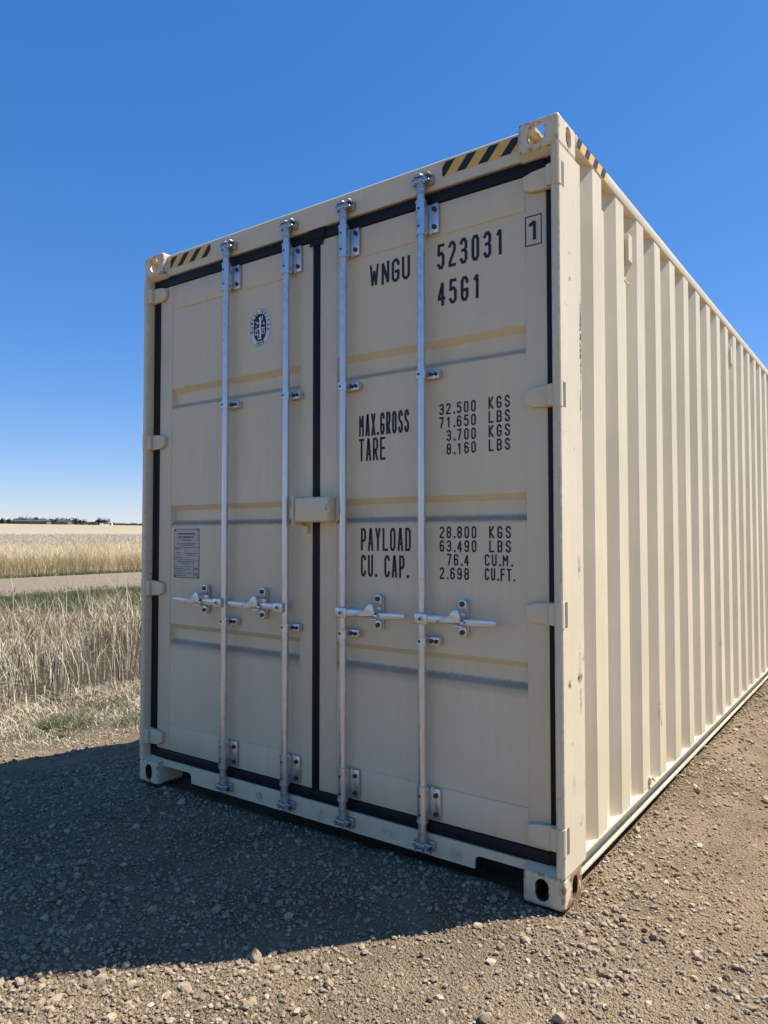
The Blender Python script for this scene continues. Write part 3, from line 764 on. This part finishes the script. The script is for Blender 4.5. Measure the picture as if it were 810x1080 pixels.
# lettering on the right door
T1, T2, T3 = 0.0130, 0.0104, 0.0068
text('lettering', [('WNGU', 1.538, 1.752, 2.432, 2.533, T1, 0.78), ('523031', 1.887, 2.190, 2.437, 2.543, T1), ('45G1', 1.889, 2.088, 2.284, 2.386, T1), ('1', 2.290, 2.342, 2.460, 2.537, T1, 1.0, 0.0058)], DR)
bm = bmesh.new(); op = lambda u, v, d: (u, YD-d, v)
stroke(bm, [(2.2838, 2.441), (2.3480, 2.441), (2.3480, 2.553), (2.2838, 2.553)], True, 0.0042, op, 0.001)
me = bpy.data.meshes.new('lettering_box'); bm.to_mesh(me); bm.free(); link('lettering_box', me, MINK, DR)
text('lettering', [('MAX.GROSS', 1.479, 1.746, 1.776, 1.873, T2, 0.76), ('TARE', 1.479, 1.623, 1.666, 1.766, T2, 0.76)], DR)
text('lettering', [('32.500', 1.895, 2.064, 1.832, 1.878, T3), ('71.650', 1.895, 2.064, 1.777, 1.823, T3), ('3.700', 1.929, 2.064, 1.722, 1.768, T3), ('8.160', 1.929, 2.064, 1.667, 1.713, T3),
     ('KGS', 2.120, 2.212, 1.834, 1.882, T3, 0.62), ('LBS', 2.120, 2.212, 1.779, 1.826, T3, 0.62), ('KGS', 2.120, 2.212, 1.723, 1.771, T3, 0.62), ('LBS', 2.120, 2.212, 1.668, 1.715, T3, 0.62)], DR)
text('lettering', [('PAYLOAD', 1.490, 1.754, 1.272, 1.371, T2, 0.74), ('CU. CAP.', 1.490, 1.752, 1.159, 1.254, T2, 0.74)], DR)
text('lettering', [('28.800', 1.895, 2.064, 1.327, 1.375, T3), ('63.490', 1.895, 2.064, 1.272, 1.319, T3), ('76.4', 1.929, 2.030, 1.217, 1.264, T3), ('2.698', 1.895, 2.030, 1.161, 1.209, T3),
     ('KGS', 2.120, 2.213, 1.327, 1.375, T3, 0.62), ('LBS', 2.120, 2.213, 1.272, 1.319, T3, 0.62), ('CU.M.', 2.100, 2.228, 1.219, 1.265, T3, 0.7), ('CU.FT.', 2.100, 2.236, 1.163, 1.211, T3, 0.7)], DR)

# oval seal on the left door
ECX, ECZ = 0.860, 2.371
def oval(a, b_, k=40, flat=2.6):
    o = []
    for i in range(k):
        t = 2*math.pi*i/k; c_, s_ = math.cos(t), math.sin(t)
        o.append((ECX+a*math.copysign(abs(c_)**(2/flat), c_), ECZ+b_*math.copysign(abs(s_)**(2/flat), s_)))
    return o
bm = bmesh.new()
bm.faces.new([bm.verts.new(onp(u, v, 0.0008)) for u, v in oval(0.076, 0.1, flat=2.3)])
inner = bm.faces.new([bm.verts.new(onp(u, v, 0.0013)) for u, v in oval(0.044, 0.068)]); inner.material_index = 1
n0 = len(bm.faces)
stroke(bm, oval(0.070, 0.094, flat=2.3), True, 0.0022, onp, 0.0013)
word = 'BUREAU VERITAS'
def arc_glyph(c, t, a, b_, hgt, wid, flip=False):
    cx, cz = ECX+a*math.cos(t), ECZ+b_*math.sin(t)
    tx, tz = a*math.sin(t), -b_*math.cos(t)
    if flip: tx, tz = -tx, -tz
    L_ = math.hypot(tx, tz); tx, tz = tx/L_, tz/L_; nx_, nz_ = -tz, tx
    for i, (kd, pts) in enumerate(G.get(c, [])):
        stroke(bm, [(cx+(p[0]-.5)*wid*tx+(p[1]-.5)*hgt*nx_, cz+(p[0]-.5)*wid*tz+(p[1]-.5)*hgt*nz_) for p in pts], kd == 'c', 0.0032, onp, 0.0014+0.0001*i)
for i, c in enumerate(word):
    arc_glyph(c, R(192-204*i/(len(word)-1)), 0.0575, 0.0815, 0.0150, 0.0095)
for i, c in enumerate('1828'):
    arc_glyph(c, R(247+46*i/3), 0.0575, 0.0815, 0.0150, 0.0085, True)
bm.faces.ensure_lookup_table()
for f in bm.faces[n0:]: f.material_index = 1
n1 = len(bm.faces)
Q = lambda pts: [(ECX+a, ECZ+b_) for a, b_ in pts]
for i, (pts, t_) in enumerate([([(0.001, 0.034), (0.003, 0.012), (-0.002, -0.006), (0.004, -0.026), (0.0, -0.050)], 0.013), ([(0.004, 0.030), (0.016, 0.042), (0.018, 0.056)], 0.006), ([(-0.002, 0.026), (-0.018, 0.020), (-0.028, 0.034)], 0.006),
        ([(-0.034, -0.006), (0.034, -0.004)], 0.005), ([(-0.014, -0.056), (0.014, -0.054)], 0.007), ([(0.020, 0.012), (0.026, 0.022), (0.032, 0.010)], 0.006), ([(-0.030, 0.012), (-0.022, 0.006)], 0.005), ([(-0.010, -0.030), (-0.016, -0.046)], 0.005)]):
    stroke(bm, Q(pts), False, t_, onp, 0.0018+0.00012*i)
for s in (-1, 1): stroke(bm, Q([(s*0.024-0.008, -0.034), (s*0.024+0.008, -0.034), (s*0.024+0.008, -0.014), (s*0.024-0.008, -0.014)]), True, 0.004, onp, 0.0030)
f = bm.faces.new([bm.verts.new(onp(ECX+0.002+0.008*math.cos(2*math.pi*i/12), ECZ+0.043+0.010*math.sin(2*math.pi*i/12), 0.0031)) for i in range(12)])
bm.faces.ensure_lookup_table()
for f in bm.faces[n1:]: f.material_index = 0
me = bpy.data.meshes.new('oval_seal'); bm.to_mesh(me); bm.free(); link('oval_seal', me, [MWHT, MINK], DL)

# riveted data plate with fine illegible print and ruled boxes
bm = bmesh.new(); PX0, PX1, PZ0, PZ1 = 0.217, 0.422, 1.112, 1.376
box(bm, PX0, PX1, YP-0.0025, YP-0.0003, PZ0, PZ1, 0.0006)
pl = lambda u, v, d: (u, YP-0.0025-d, v)
for x in (PX0+0.010, PX1-0.010):
    for z in (PZ0+0.008, PZ1-0.008): cyl(bm, (x, YP-0.0024, z), (x, YP-0.0045, z), 0.004, 8, mi=1)
def hl(x0, x1, z, t, d=0.0004):
    f = bm.faces.new([bm.verts.new(pl(u, v, d)) for u, v in ((x0, z-t/2), (x1, z-t/2), (x1, z+t/2), (x0, z+t/2))]); f.material_index = 1
for z in (PZ1-0.003, 1.276, 1.2095, PZ0+0.003): hl(PX0+0.004, PX1-0.004, z, 0.0022)
stroke_n = len(bm.faces)
for x in (PX0+0.004, PX1-0.004): hl(x-0.001, x+0.001, (PZ0+PZ1)/2, PZ1-PZ0-0.01, 0.0006)
hl(0.315, 0.317, 1.243, 0.06, 0.0006); hl(0.376, 0.378, 1.160, 0.09, 0.0006)
def tiny(x0, x1, z, t):
    x = x0
    while x < x1:
        w_ = random.uniform(0.004, 0.012); hl(x, min(x1, x+w_), z, t*random.uniform(0.8, 1.0), 0.0007); x += w_+random.uniform(0.0015, 0.004)
for x0, x1, z, t in ((0.245, 0.385, 1.348, 0.0085), (0.255, 0.375, 1.331, 0.0085), (0.270, 0.360, 1.315, 0.005), (0.240, 0.400, 1.295, 0.0045), (0.265, 0.380, 1.287, 0.003), (0.227, 0.270, 1.268, 0.004),
    (0.232, 0.275, 1.248, 0.004), (0.232, 0.270, 1.235, 0.004), (0.232, 0.290, 1.221, 0.004), (0.325, 0.410, 1.244, 0.004), (0.325, 0.395, 1.234, 0.003), (0.250, 0.380, 1.199, 0.005), (0.275, 0.350, 1.188, 0.004)):
    tiny(x0, x1, z, t)
for k in range(5): tiny(0.226, random.uniform(0.30, 0.37), 1.172-0.0115*k, 0.0035)
for z in (1.166, 1.160, 1.136, 1.130): tiny(0.384, 0.412, z, 0.004)
me = bpy.data.meshes.new('data_plate'); bm.to_mesh(me); bm.free(); link('data_plate', me, [MPLATE, MINK], DL)

# ---------------------------------------------------------------- loose gravel
def ico():
    bm = bmesh.new(); bmesh.ops.create_icosphere(bm, subdivisions=1, radius=1.0)
    v = np.array([x.co[:] for x in bm.verts]); f = np.array([[y.index for y in x.verts] for x in bm.faces]); bm.free(); return v, f
def ico2():
    bm = bmesh.new(); bmesh.ops.create_icosphere(bm, subdivisions=2, radius=1.0)
    v = np.array([x.co[:] for x in bm.verts]); f = np.array([[y.index for y in x.verts] for x in bm.faces]); bm.free(); return v, f
def rotmats(k):
    q_ = rng.normal(size=(k, 4)); q_ /= np.linalg.norm(q_, axis=1)[:, None]; a, b_, c, d = q_.T
    return np.stack([np.stack([1-2*(c*c+d*d), 2*(b_*c-a*d), 2*(b_*d+a*c)], 1), np.stack([2*(b_*c+a*d), 1-2*(b_*b_+d*d), 2*(c*d-a*b_)], 1), np.stack([2*(b_*d-a*c), 2*(c*d+a*b_), 1-2*(b_*b_+c*c)], 1)], 1)
def scatter(px, py, rad, tmpl):
    v, f = tmpl; k = len(px); nv = len(v)
    # chipped shapes: squash, jitter every vertex, flatten random facets
    sc = np.stack([rng.uniform(0.8, 1.25, k), rng.uniform(0.65, 1.0, k), rng.uniform(0.5, 0.85, k)], 1)
    jit = 1+rng.normal(0, 0.13, (k, nv, 1))
    P = v[None]*jit*sc[:, None, :]
    for _ in range(4):
        nn = rng.normal(size=(k, 3)); nn /= np.linalg.norm(nn, axis=1)[:, None]
        dd = np.einsum('kvi,ki->kv', P, nn); lim = rng.uniform(0.35, 0.75, (k, 1)); over = np.maximum(dd-lim, 0)
        P = P-over[..., None]*nn[:, None, :]
    P = np.einsum('kij,kvj->kvi', rotmats(k), P)*rad[:, None, None]
    P[..., 2] *= 0.8
    P += np.stack([px, py, ground_z(px, py)+rad*rng.uniform(-0.15, 0.55, k)], 1)[:, None, :]
    Fc = (f[None]+np.arange(k)[:, None, None]*nv).reshape(-1, 3)
    return P.reshape(-1, 3), Fc
def candidates(k, x0, x1, y0, y1):
    x = rng.uniform(x0, x1, k); y = rng.uniform(y0, y1, k)
    inside = (x > 0.02) & (x < W-0.02) & (y > 0.05) & (y < 12.1)
    cast = ((x > W-0.17) | (x < 0.17)) & (x < W+0.004) & (x > -0.004) & (y > -0.004) & (y < 0.18)
    ok = ~inside & ~cast
    return x[ok], y[ok]
def heap(x, y):
    """how thick the loose stones lie: windrows and swept wheel tracks"""
    t = 0.62+1.3*vnoise(x, y, 0.8, 21)+0.9*vnoise(x, y, 2.3, 22)
    trk = (x-3.02)-0.10*(y-0.5)+0.10*vnoise(x*0, y, 0.6, 4)
    t = t-0.55*np.exp(-(trk/0.22)**2)-0.5*np.exp(-((x-4.9)/0.3)**2)
    t = t+0.6*np.exp(-((x-2.72)/0.22)**2-((y+0.1)/1.2)**2)+0.5*np.exp(-((x-2.55)/0.12)**2)
    return np.clip(t, 0.10, 1.5)/1.3
parts = []; off = 0; Vs, Fs = [], []
def add(P, Fc):
    global off
    Vs.append(P); Fs.append(Fc+off); off += len(P)
T1_, T2_ = ico(), ico2()
def ring(k, r0, r1, rmed, sig, rmin, rmax, tm, keep=1.0, even=0.0):
    x, y = candidates(int(k*1.1), -3.8, 8.0, -4.0, 12.5)
    d = np.hypot(x-CAM.x, y-CAM.y)
    ok = (d > r0) & (d < r1) & (rng.random(len(x)) < (heap(x, y)*(1-even)+even)*keep)
    ok &= ((x-CAM.x)*fw.x+(y-CAM.y)*fw.y) > 0.55*d
    # thin towards the grassy edge
    ok &= rng.random(len(x)) < np.clip((x+3.8)/2.2, 0, 1)
    x, y = x[ok], y[ok]
    r = np.clip(np.exp(rng.normal(math.log(rmed), sig, len(x))), rmin, rmax)
    add(*scatter(x, y, r, tm))
ring(1150000, 1.4, 4.6, 0.0048, 0.38, 0.0025, 0.010, T1_, 0.8, 0.36)
ring(300000, 1.4, 4.8, 0.0090, 0.28, 0.006, 0.016, T1_)
ring(42000, 1.4, 5.2, 0.0130, 0.24, 0.009, 0.024, T2_)
ring(6500, 1.4, 7.0, 0.0165, 0.22, 0.013, 0.028, T2_)
ring(420000, 4.4, 8.5, 0.0090, 0.40, 0.005, 0.022, T1_, 0.8)
ring(160000, 8.2, 16.0, 0.014, 0.35, 0.008, 0.03, T1_, 0.7)
m, n, l, b = new_mat('crushed_stone')
gi = n.new('ShaderNodeNewGeometry'); v = coords(n)
col = ramp(n, l, gi.outputs['Random Per Island'], [(0.0, (0.210, 0.154, 0.095)), (0.3, (0.284, 0.209, 0.133)), (0.6, (0.341, 0.254, 0.162)), (0.88, (0.410, 0.310, 0.203)), (1.0, (0.546, 0.436, 0.300))])
col = mix(n, l, math_(n, l, 'MULTIPLY', noise(n, l, 120, 3, 0.6, v), 0.5), col, (0.308, 0.222, 0.125))
l.new(col, b.inputs['Base Color']); b.inputs['Roughness'].default_value = 0.88; b.inputs['Specular IOR Level'].default_value = 0.3
o = link('loose_gravel', mesh_np('loose_gravel', np.concatenate(Vs), np.concatenate(Fs), m), m)
prop(o, 'loose crushed grey brown gravel lying around the container', 'gravel', kind='stuff')

# ---------------------------------------------------------------- grass
def blades(x, y, hgt, wid, lean, droop, segs=3, zoff=-0.02):
    """curved tapering ribbons, one per point"""
    k = len(x); az = rng.uniform(0, 2*np.pi, k); face = az+np.pi/2+rng.normal(0, 0.5, k)
    ln = np.abs(rng.normal(0, lean, k)); z0 = ground_z(x, y)+zoff
    lev = np.linspace(0, 1, segs+1); P = np.zeros((k, (segs+1)*2, 3))
    for i, t in enumerate(lev):
        bend = ln*t+droop*t**2.2*rng.uniform(0.4, 1.6, k)
        cx = x+np.cos(az)*hgt*np.sin(np.minimum(bend, 1.9))*t; cy = y+np.sin(az)*hgt*np.sin(np.minimum(bend, 1.9))*t
        cz = z0+hgt*t*np.cos(np.minimum(bend, 1.75)*0.85)
        wv = wid*(1-0.85*t**1.5)/2
        for s, j in ((-1, 0), (1, 1)):
            P[:, i*2+j, 0] = cx+s*wv*np.cos(face); P[:, i*2+j, 1] = cy+s*wv*np.sin(face); P[:, i*2+j, 2] = cz
    base = np.arange(k)[:, None]*(segs+1)*2
    Fq = np.concatenate([base+np.array([[2*i, 2*i+1, 2*i+3, 2*i+2]]) for i in range(segs)], 0)
    return P.reshape(-1, 3), Fq
def grass_mat(name, stops, trans=0.14):
    m, n, l, b = new_mat(name); gi = n.new('ShaderNodeNewGeometry'); v = coords(n)
    c = ramp(n, l, gi.outputs['Random Per Island'], stops)
    big = noise(n, l, 0.9, 3, 0.6, v)
    hs = N(n, 'ShaderNodeHueSaturation'); l.new(c, hs.inputs['Color']); l.new(math_(n, l, 'MULTIPLY_ADD', big, 0.7, 0.65), hs.inputs['Value'])
    l.new(hs.outputs[0], b.inputs['Base Color']); b.inputs['Roughness'].default_value = 0.7; b.inputs['Specular IOR Level'].default_value = 0.2
    tr = n.new('ShaderNodeBsdfTranslucent'); l.new(hs.outputs[0], tr.inputs['Color'])
    mx = n.new('ShaderNodeMixShader'); mx.inputs[0].default_value = trans
    l.new(b.outputs[0], mx.inputs[1]); l.new(tr.outputs[0], mx.inputs[2]); l.new(mx.outputs[0], n['Material Output'].inputs['Surface'])
    return m
MDRY = grass_mat('dry_straw', [(0.0, (0.09, 0.06, 0.04)), (0.25, (0.28, 0.20, 0.115)), (0.5, (0.58, 0.475, 0.30)), (1.0, (0.80, 0.71, 0.50))])
MGOLD = grass_mat('golden_stalks', [(0.0, (0.48, 0.36, 0.18)), (0.5, (0.70, 0.57, 0.34)), (1.0, (0.80, 0.70, 0.48))])
MSTUB = grass_mat('pale_stubble', [(0.0, (0.36, 0.29, 0.20)), (0.5, (0.52, 0.44, 0.32)), (1.0, (0.62, 0.54, 0.41))])
MGRN = grass_mat('green_grass', [(0.0, (0.05, 0.07, 0.022)), (0.5, (0.095, 0.125, 0.04)), (0.75, (0.16, 0.17, 0.07)), (1.0, (0.42, 0.35, 0.20))])
def sector(k, xa, xb, lo=0.30, hi=1.0, core=(0.46, 0.78), keep=0.35):
    """points left of the box between x=xb..xa, thick where the photograph looks and thinner to both sides"""
    k = int(k*2.2/(hi-lo)); lo, hi = 0.05, 2.25
    x = rng.uniform(xb, xa, k); u = CAM.x-x; s = rng.uniform(lo, hi, k); y = CAM.y+u*s
    ok = ((s > core[0]) & (s < core[1])) | (rng.random(k) < keep)
    ok &= rng.random(k) < (u/(CAM.x-xb))
    return x[ok], y[ok]
def stuff(name, chunks, mat, label, cat):
    o_ = 0; A, B = [], []
    for P, Fq in chunks: A.append(P); B.append(Fq+o_); o_ += len(P)
    o = link(name, mesh_np(name, np.concatenate(A), np.concatenate(B), mat), mat); prop(o, label, cat, kind='stuff'); return o
# tall dead grass in the ditch
ch = []
x, y = sector(52000, -3.3, -8.6); dens = vnoise(x, y, 0.9, 31)+0.6*vnoise(x, y, 2.5, 32)
ok = rng.random(len(x)) < np.clip(0.16+1.7*dens, 0.02, 1); x, y = x[ok], y[ok]
fade = np.clip((-x-3.2)/1.2, 0.3, 1)
ch.append(blades(x, y, fade*np.clip(rng.normal(0.34, 0.14, len(x))*(1+0.7*vnoise(x, y, 1.3, 35)), 0.12, 0.85), rng.uniform(0.006, 0.014, len(x)), 0.36, 0.6))
x, y = sector(1900, -3.8, -8.4)                                     # upright stalks above the rest
ch.append(blades(x, y, np.clip(rng.normal(0.64, 0.18, len(x)), 0.3, 1.10), rng.uniform(0.007, 0.012, len(x)), 0.22, 0.12))
x, y = sector(26000, -1.9, -4.2); ok = rng.random(len(x)) < np.clip((-x-1.9)/2.2, 0.03, 1)*np.clip(0.5+1.6*vnoise(x, y, 1.7, 33), 0, 1); x, y = x[ok], y[ok]
ch.append(blades(x, y, rng.uniform(0.05, 0.22, len(x)), rng.uniform(0.004, 0.009, len(x)), 0.8, 0.9))
stuff('dry_grass', ch, MDRY, 'tall tangled dead grass filling the ditch beside the gravel', 'dry grass')
# litter of broken straw on the bank
x, y = sector(26000, -1.6, -4.2); ok = rng.random(len(x)) < np.clip((-x-1.7)/1.5, 0.02, 1)*np.clip(0.55+1.8*vnoise(x, y, 2.2, 41), 0.05, 1); x, y = x[ok], y[ok]
stuff('straw_litter', [blades(x, y, rng.uniform(0.03, 0.12, len(x)), rng.uniform(0.003, 0.008, len(x)), 1.4, 0.5, 2, 0.006)], MDRY, 'broken straw littered on the bare dirt bank', 'straw')
# green verge in front of the road and a little behind it
x, y = sector(48000, -8.9, -10.9, 0.34, 0.95)
x2, y2 = sector(9000, -17.4, -18.6, 0.40, 0.9); x3, y3 = sector(2500, -10.6, -12.0, 0.34, 0.95); ok = vnoise(x3, y3, 1.1, 51) > 0.1; x2 = np.concatenate([x2, x3[ok]]); y2 = np.concatenate([y2, y3[ok]])
stuff('green_grass', [blades(x, y, rng.uniform(0.07, 0.22, len(x)), rng.uniform(0.006, 0.012, len(x)), 0.5, 0.5), blades(x2, y2, rng.uniform(0.08, 0.22, len(x2)), rng.uniform(0.01, 0.02, len(x2)), 0.5, 0.5)], MGRN, 'short green grass along both edges of the gravel road', 'grass')
# golden stalks along the field edge, stubble behind
x, y = sector(80000, -18.6, -25.0, 0.40, 0.9)
stuff('golden_grass', [blades(x, y, np.clip(rng.normal(0.78, 0.13, len(x)), 0.3, 1.15), rng.uniform(0.008, 0.018, len(x)), 0.18, 0.28)], MGOLD, 'tall golden stalks along the near edge of the field', 'tall grass')
x, y = sector(60000, -25.0, -90.0, 0.42, 0.85)
stuff('field_stubble', [blades(x, y, rng.uniform(0.12, 0.38, len(x)), rng.uniform(0.02, 0.05, len(x)), 0.5, 0.4, 2)], MSTUB, 'pale cut stubble across the open field', 'stubble')

# green tufts on the bank
def tuft(x, y, k, r, h, label):
    a = rng.uniform(0, 2*np.pi, k); rr = r*np.sqrt(rng.random(k))
    P, Fq = blades(x+rr*np.cos(a), y+rr*np.sin(a), h*rng.uniform(0.5, 1.1, k), rng.uniform(0.004, 0.007, k), 0.6, 0.7)
    z = float(ground_z(x, y)); P = P-np.array([x, y, z])
    o = link('grass_tuft', mesh_np('grass_tuft', P, Fq, MGRN), MGRN, None, (x, y, z)); prop(o, label, 'grass tuft', 'green tufts on the dirt bank')
tuft(-2.758, 1.189, 520, 0.24, 0.20, 'largest green grass tuft, nearest the shadow on the dirt bank')
tuft(-2.647, 0.686, 220, 0.20, 0.12, 'low green tuft at the left edge of the photo on the dirt bank')
tuft(-2.263, 1.541, 160, 0.16, 0.12, 'small sparse green tuft close to the container on the dirt bank')
tuft(-3.117, 1.868, 150, 0.24, 0.13, 'green tuft among the first dead grass behind the dirt bank')
for k in range(14):
    x, u = random.uniform(-4.2, -2.3), 0; s_ = random.uniform(0.40, 0.85); y = CAM.y+(CAM.x-x)*s_
    tuft(x, y, random.randint(40, 80), random.uniform(0.04, 0.08), random.uniform(0.06, 0.13), 'tiny sprig of green weeds scattered over the straw covered bank')

# ---------------------------------------------------------------- far skyline
def at(px, depth):
    """a real spot on the land at that depth in front of the camera and bearing"""
    lat = (px-405)/765.1*depth; x = CAM.x+lat*rt.x+depth*math.sin(YAW); y = CAM.y+lat*rt.y+depth*math.cos(YAW)
    return x, y, float(ground_z(x, y))
MBARK = simple('dark_bark', (0.06, 0.05, 0.045), 0.9)
MTREE = simple('far_foliage', (0.045, 0.05, 0.042), 0.9, 0, 0.35, 0.4)
MBARE = simple('bare_twigs', (0.12, 0.11, 0.105), 0.9, 0, 0.3, 0.4)
def crown(wid, hgt, base, k, size):
    c = rng.normal(size=(k, 3)); c /= np.linalg.norm(c, axis=1)[:, None]
    c *= (rng.random(k)**0.45)[:, None]*(1+0.25*np.sin(3*c[:, :1])+0.25*np.cos(5*c[:, 1:2]))
    c = c*np.array([wid/2, wid/2, hgt/2])+np.array([0, 0, base+hgt/2])
    Rm = rotmats(k); s = size*rng.uniform(0.5, 1.4, k)
    q_ = np.array([[-1, -0.6, 0], [1, -0.6, 0], [1, 0.6, 0], [-1, 0.6, 0]])
    P = np.einsum('kij,vj->kvi', Rm, q_)*s[:, None, None]+c[:, None, :]
    return P.reshape(-1, 3), np.arange(k*4).reshape(-1, 4)
def far_tree(px, depth, wid, hgt, mat, label, group):
    x, y, z = at(px, depth)
    t = bpy.data.objects.new('far_tree', None); C.objects.link(t); t.location = (x, y, z); prop(t, label, 'tree', group)
    bm = bmesh.new(); cyl(bm, (0, 0, -0.3), (0, 0, hgt*0.6), 0.22, 7, 0.08)
    for _ in range(5):
        a = random.uniform(0, 6.28); z0 = hgt*random.uniform(0.2, 0.45)
        cyl(bm, (0, 0, z0), (math.cos(a)*wid*0.3, math.sin(a)*wid*0.3, z0+hgt*0.3), 0.09, 5, 0.03)
    build('trunk', bm, MBARK, t)
    P, Fq = crown(wid, hgt*0.85, hgt*0.15, 260, 0.42)
    link('crown', mesh_np('crown', P, Fq, mat), mat, t)
GD = 'dark trees in the farm windbreak on the horizon'; GB = 'grey bare trees in the farm windbreak on the horizon'
for px, wd, h_ in ((2, 5, 4.6), (9, 5, 4.2), (38, 5, 5.8), (54, 5, 4.6), (70, 5, 4.8), (80, 6, 4.8)):
    far_tree(px, 600+random.uniform(-8, 8), wd, h_, MTREE, 'dark rounded tree in the farm windbreak on the horizon', GD)
for px, wd, h_ in ((16, 7, 5.0), (22, 8, 6.4), (28, 8, 6.0), (33, 8, 5.4), (44, 8, 5.2), (49, 8, 5.0), (60, 8, 5.4), (65, 8, 5.2), (74, 8, 5.0)):
    far_tree(px, 615+random.uniform(-6, 6), wd, h_, MBARE, 'grey bare spreading tree in the farm windbreak on the horizon', GB)
far_tree(85, 600, 9, 3.8, MTREE, 'low dark flat topped tree standing alone right of the farm windbreak', None)
far_tree(104.5, 600, 7, 5.2, MTREE, 'dark tree just right of the dark flat shed on the horizon', None)
far_tree(110.5, 602, 9, 5.0, MTREE, 'dark broad tree just left of the tiny white shed on the horizon', None)
def far_house(name, px, depth, wx, wy, hw, hr, mw, mr, label, cat, rot=0.0):
    x, y, z = at(px, depth)
    t = bpy.data.objects.new(name, None); C.objects.link(t); t.location = (x, y, z); t.rotation_euler = (0, 0, -YAW+rot); prop(t, label, cat)
    bm = bmesh.new(); box(bm, -wx/2, wx/2, -wy/2, wy/2, -0.5, hw); build('wall', bm, mw, t)
    bm = bmesh.new(); prism(bm, [(-wy/2-0.3, hw+0.01), (0, hw+hr), (wy/2+0.3, hw+0.01)], 'x', -wx/2-0.3, wx/2+0.3); build('roof', bm, mr, t)
    for k in range(max(1, int(wx/5))):
        xx = -wx/2+(k+0.5)*wx/max(1, int(wx/5))
        bm = bmesh.new(); box(bm, xx-0.6, xx+0.6, -wy/2-0.05, -wy/2-0.005, 0.9, min(2.0, hw-0.2)); build('window', bm, MBOLT, t)
MHW = simple('pale_siding', (0.13, 0.125, 0.115), 0.8); MHB = simple('brown_siding', (0.11, 0.085, 0.075), 0.85); MHR = simple('grey_shingles', (0.065, 0.065, 0.07), 0.85); MHT = simple('tan_siding', (0.20, 0.15, 0.10), 0.8)
MWS = simple('white_siding', (0.6, 0.6, 0.58), 0.8)
far_house('farm_shed', 24, 590, 16, 8, 2.2, 1.0, MHB, MHR, 'long brown farm shed with grey roof before the windbreak on the horizon', 'shed')
far_house('farm_barn', 44, 590, 12, 8, 2.3, 1.2, MHW, MHR, 'pale grey farm barn between the trees on the horizon', 'barn')
far_house('farm_house', 68, 590, 9, 7, 2.2, 1.1, MHT, MHR, 'low tan farmhouse at the right end of the windbreak on the horizon', 'house')
far_house('machine_shed', 99, 598, 7, 6, 2.2, 0.3, MHB, MBOLT, 'dark flat roofed shed left of the two dark trees on the horizon', 'shed')
far_house('white_shed', 117, 598, 2.2, 2.5, 2.0, 0.4, MWS, MWS, 'tiny white shed at the end of the dark trees on the horizon', 'shed')
A, B, o_ = [], [], 0
for px in np.arange(-80, 92, 1.3):
    x, y, z = at(px, 630+random.uniform(-10, 10)); hh = random.uniform(2.0, 4.2)
    P, Fq = crown(random.uniform(3, 6), hh, -0.1, 70, 0.4); A.append(P+np.array([x, y, z])); B.append(Fq+o_); o_ += len(P)
o = link('far_thicket', mesh_np('far_thicket', np.concatenate(A), np.concatenate(B), MBARE), MBARE)
prop(o, 'grey brushy thicket running behind the farm on the horizon', 'thicket', kind='stuff')
A, B, o_ = [], [], 0
for px in np.arange(119, 330, 1.15):
    x, y, z = at(px, 640+random.uniform(-15, 15)); hh = random.uniform(1.2, 2.4)
    P, Fq = crown(random.uniform(2, 4), hh, -0.1, 60, 0.3); A.append(P+np.array([x, y, z])); B.append(Fq+o_); o_ += len(P)
o = link('far_hedge', mesh_np('far_hedge', np.concatenate(A), np.concatenate(B), MTREE), MTREE)
prop(o, 'low dark hedge line running along the horizon', 'hedge', kind='stuff')
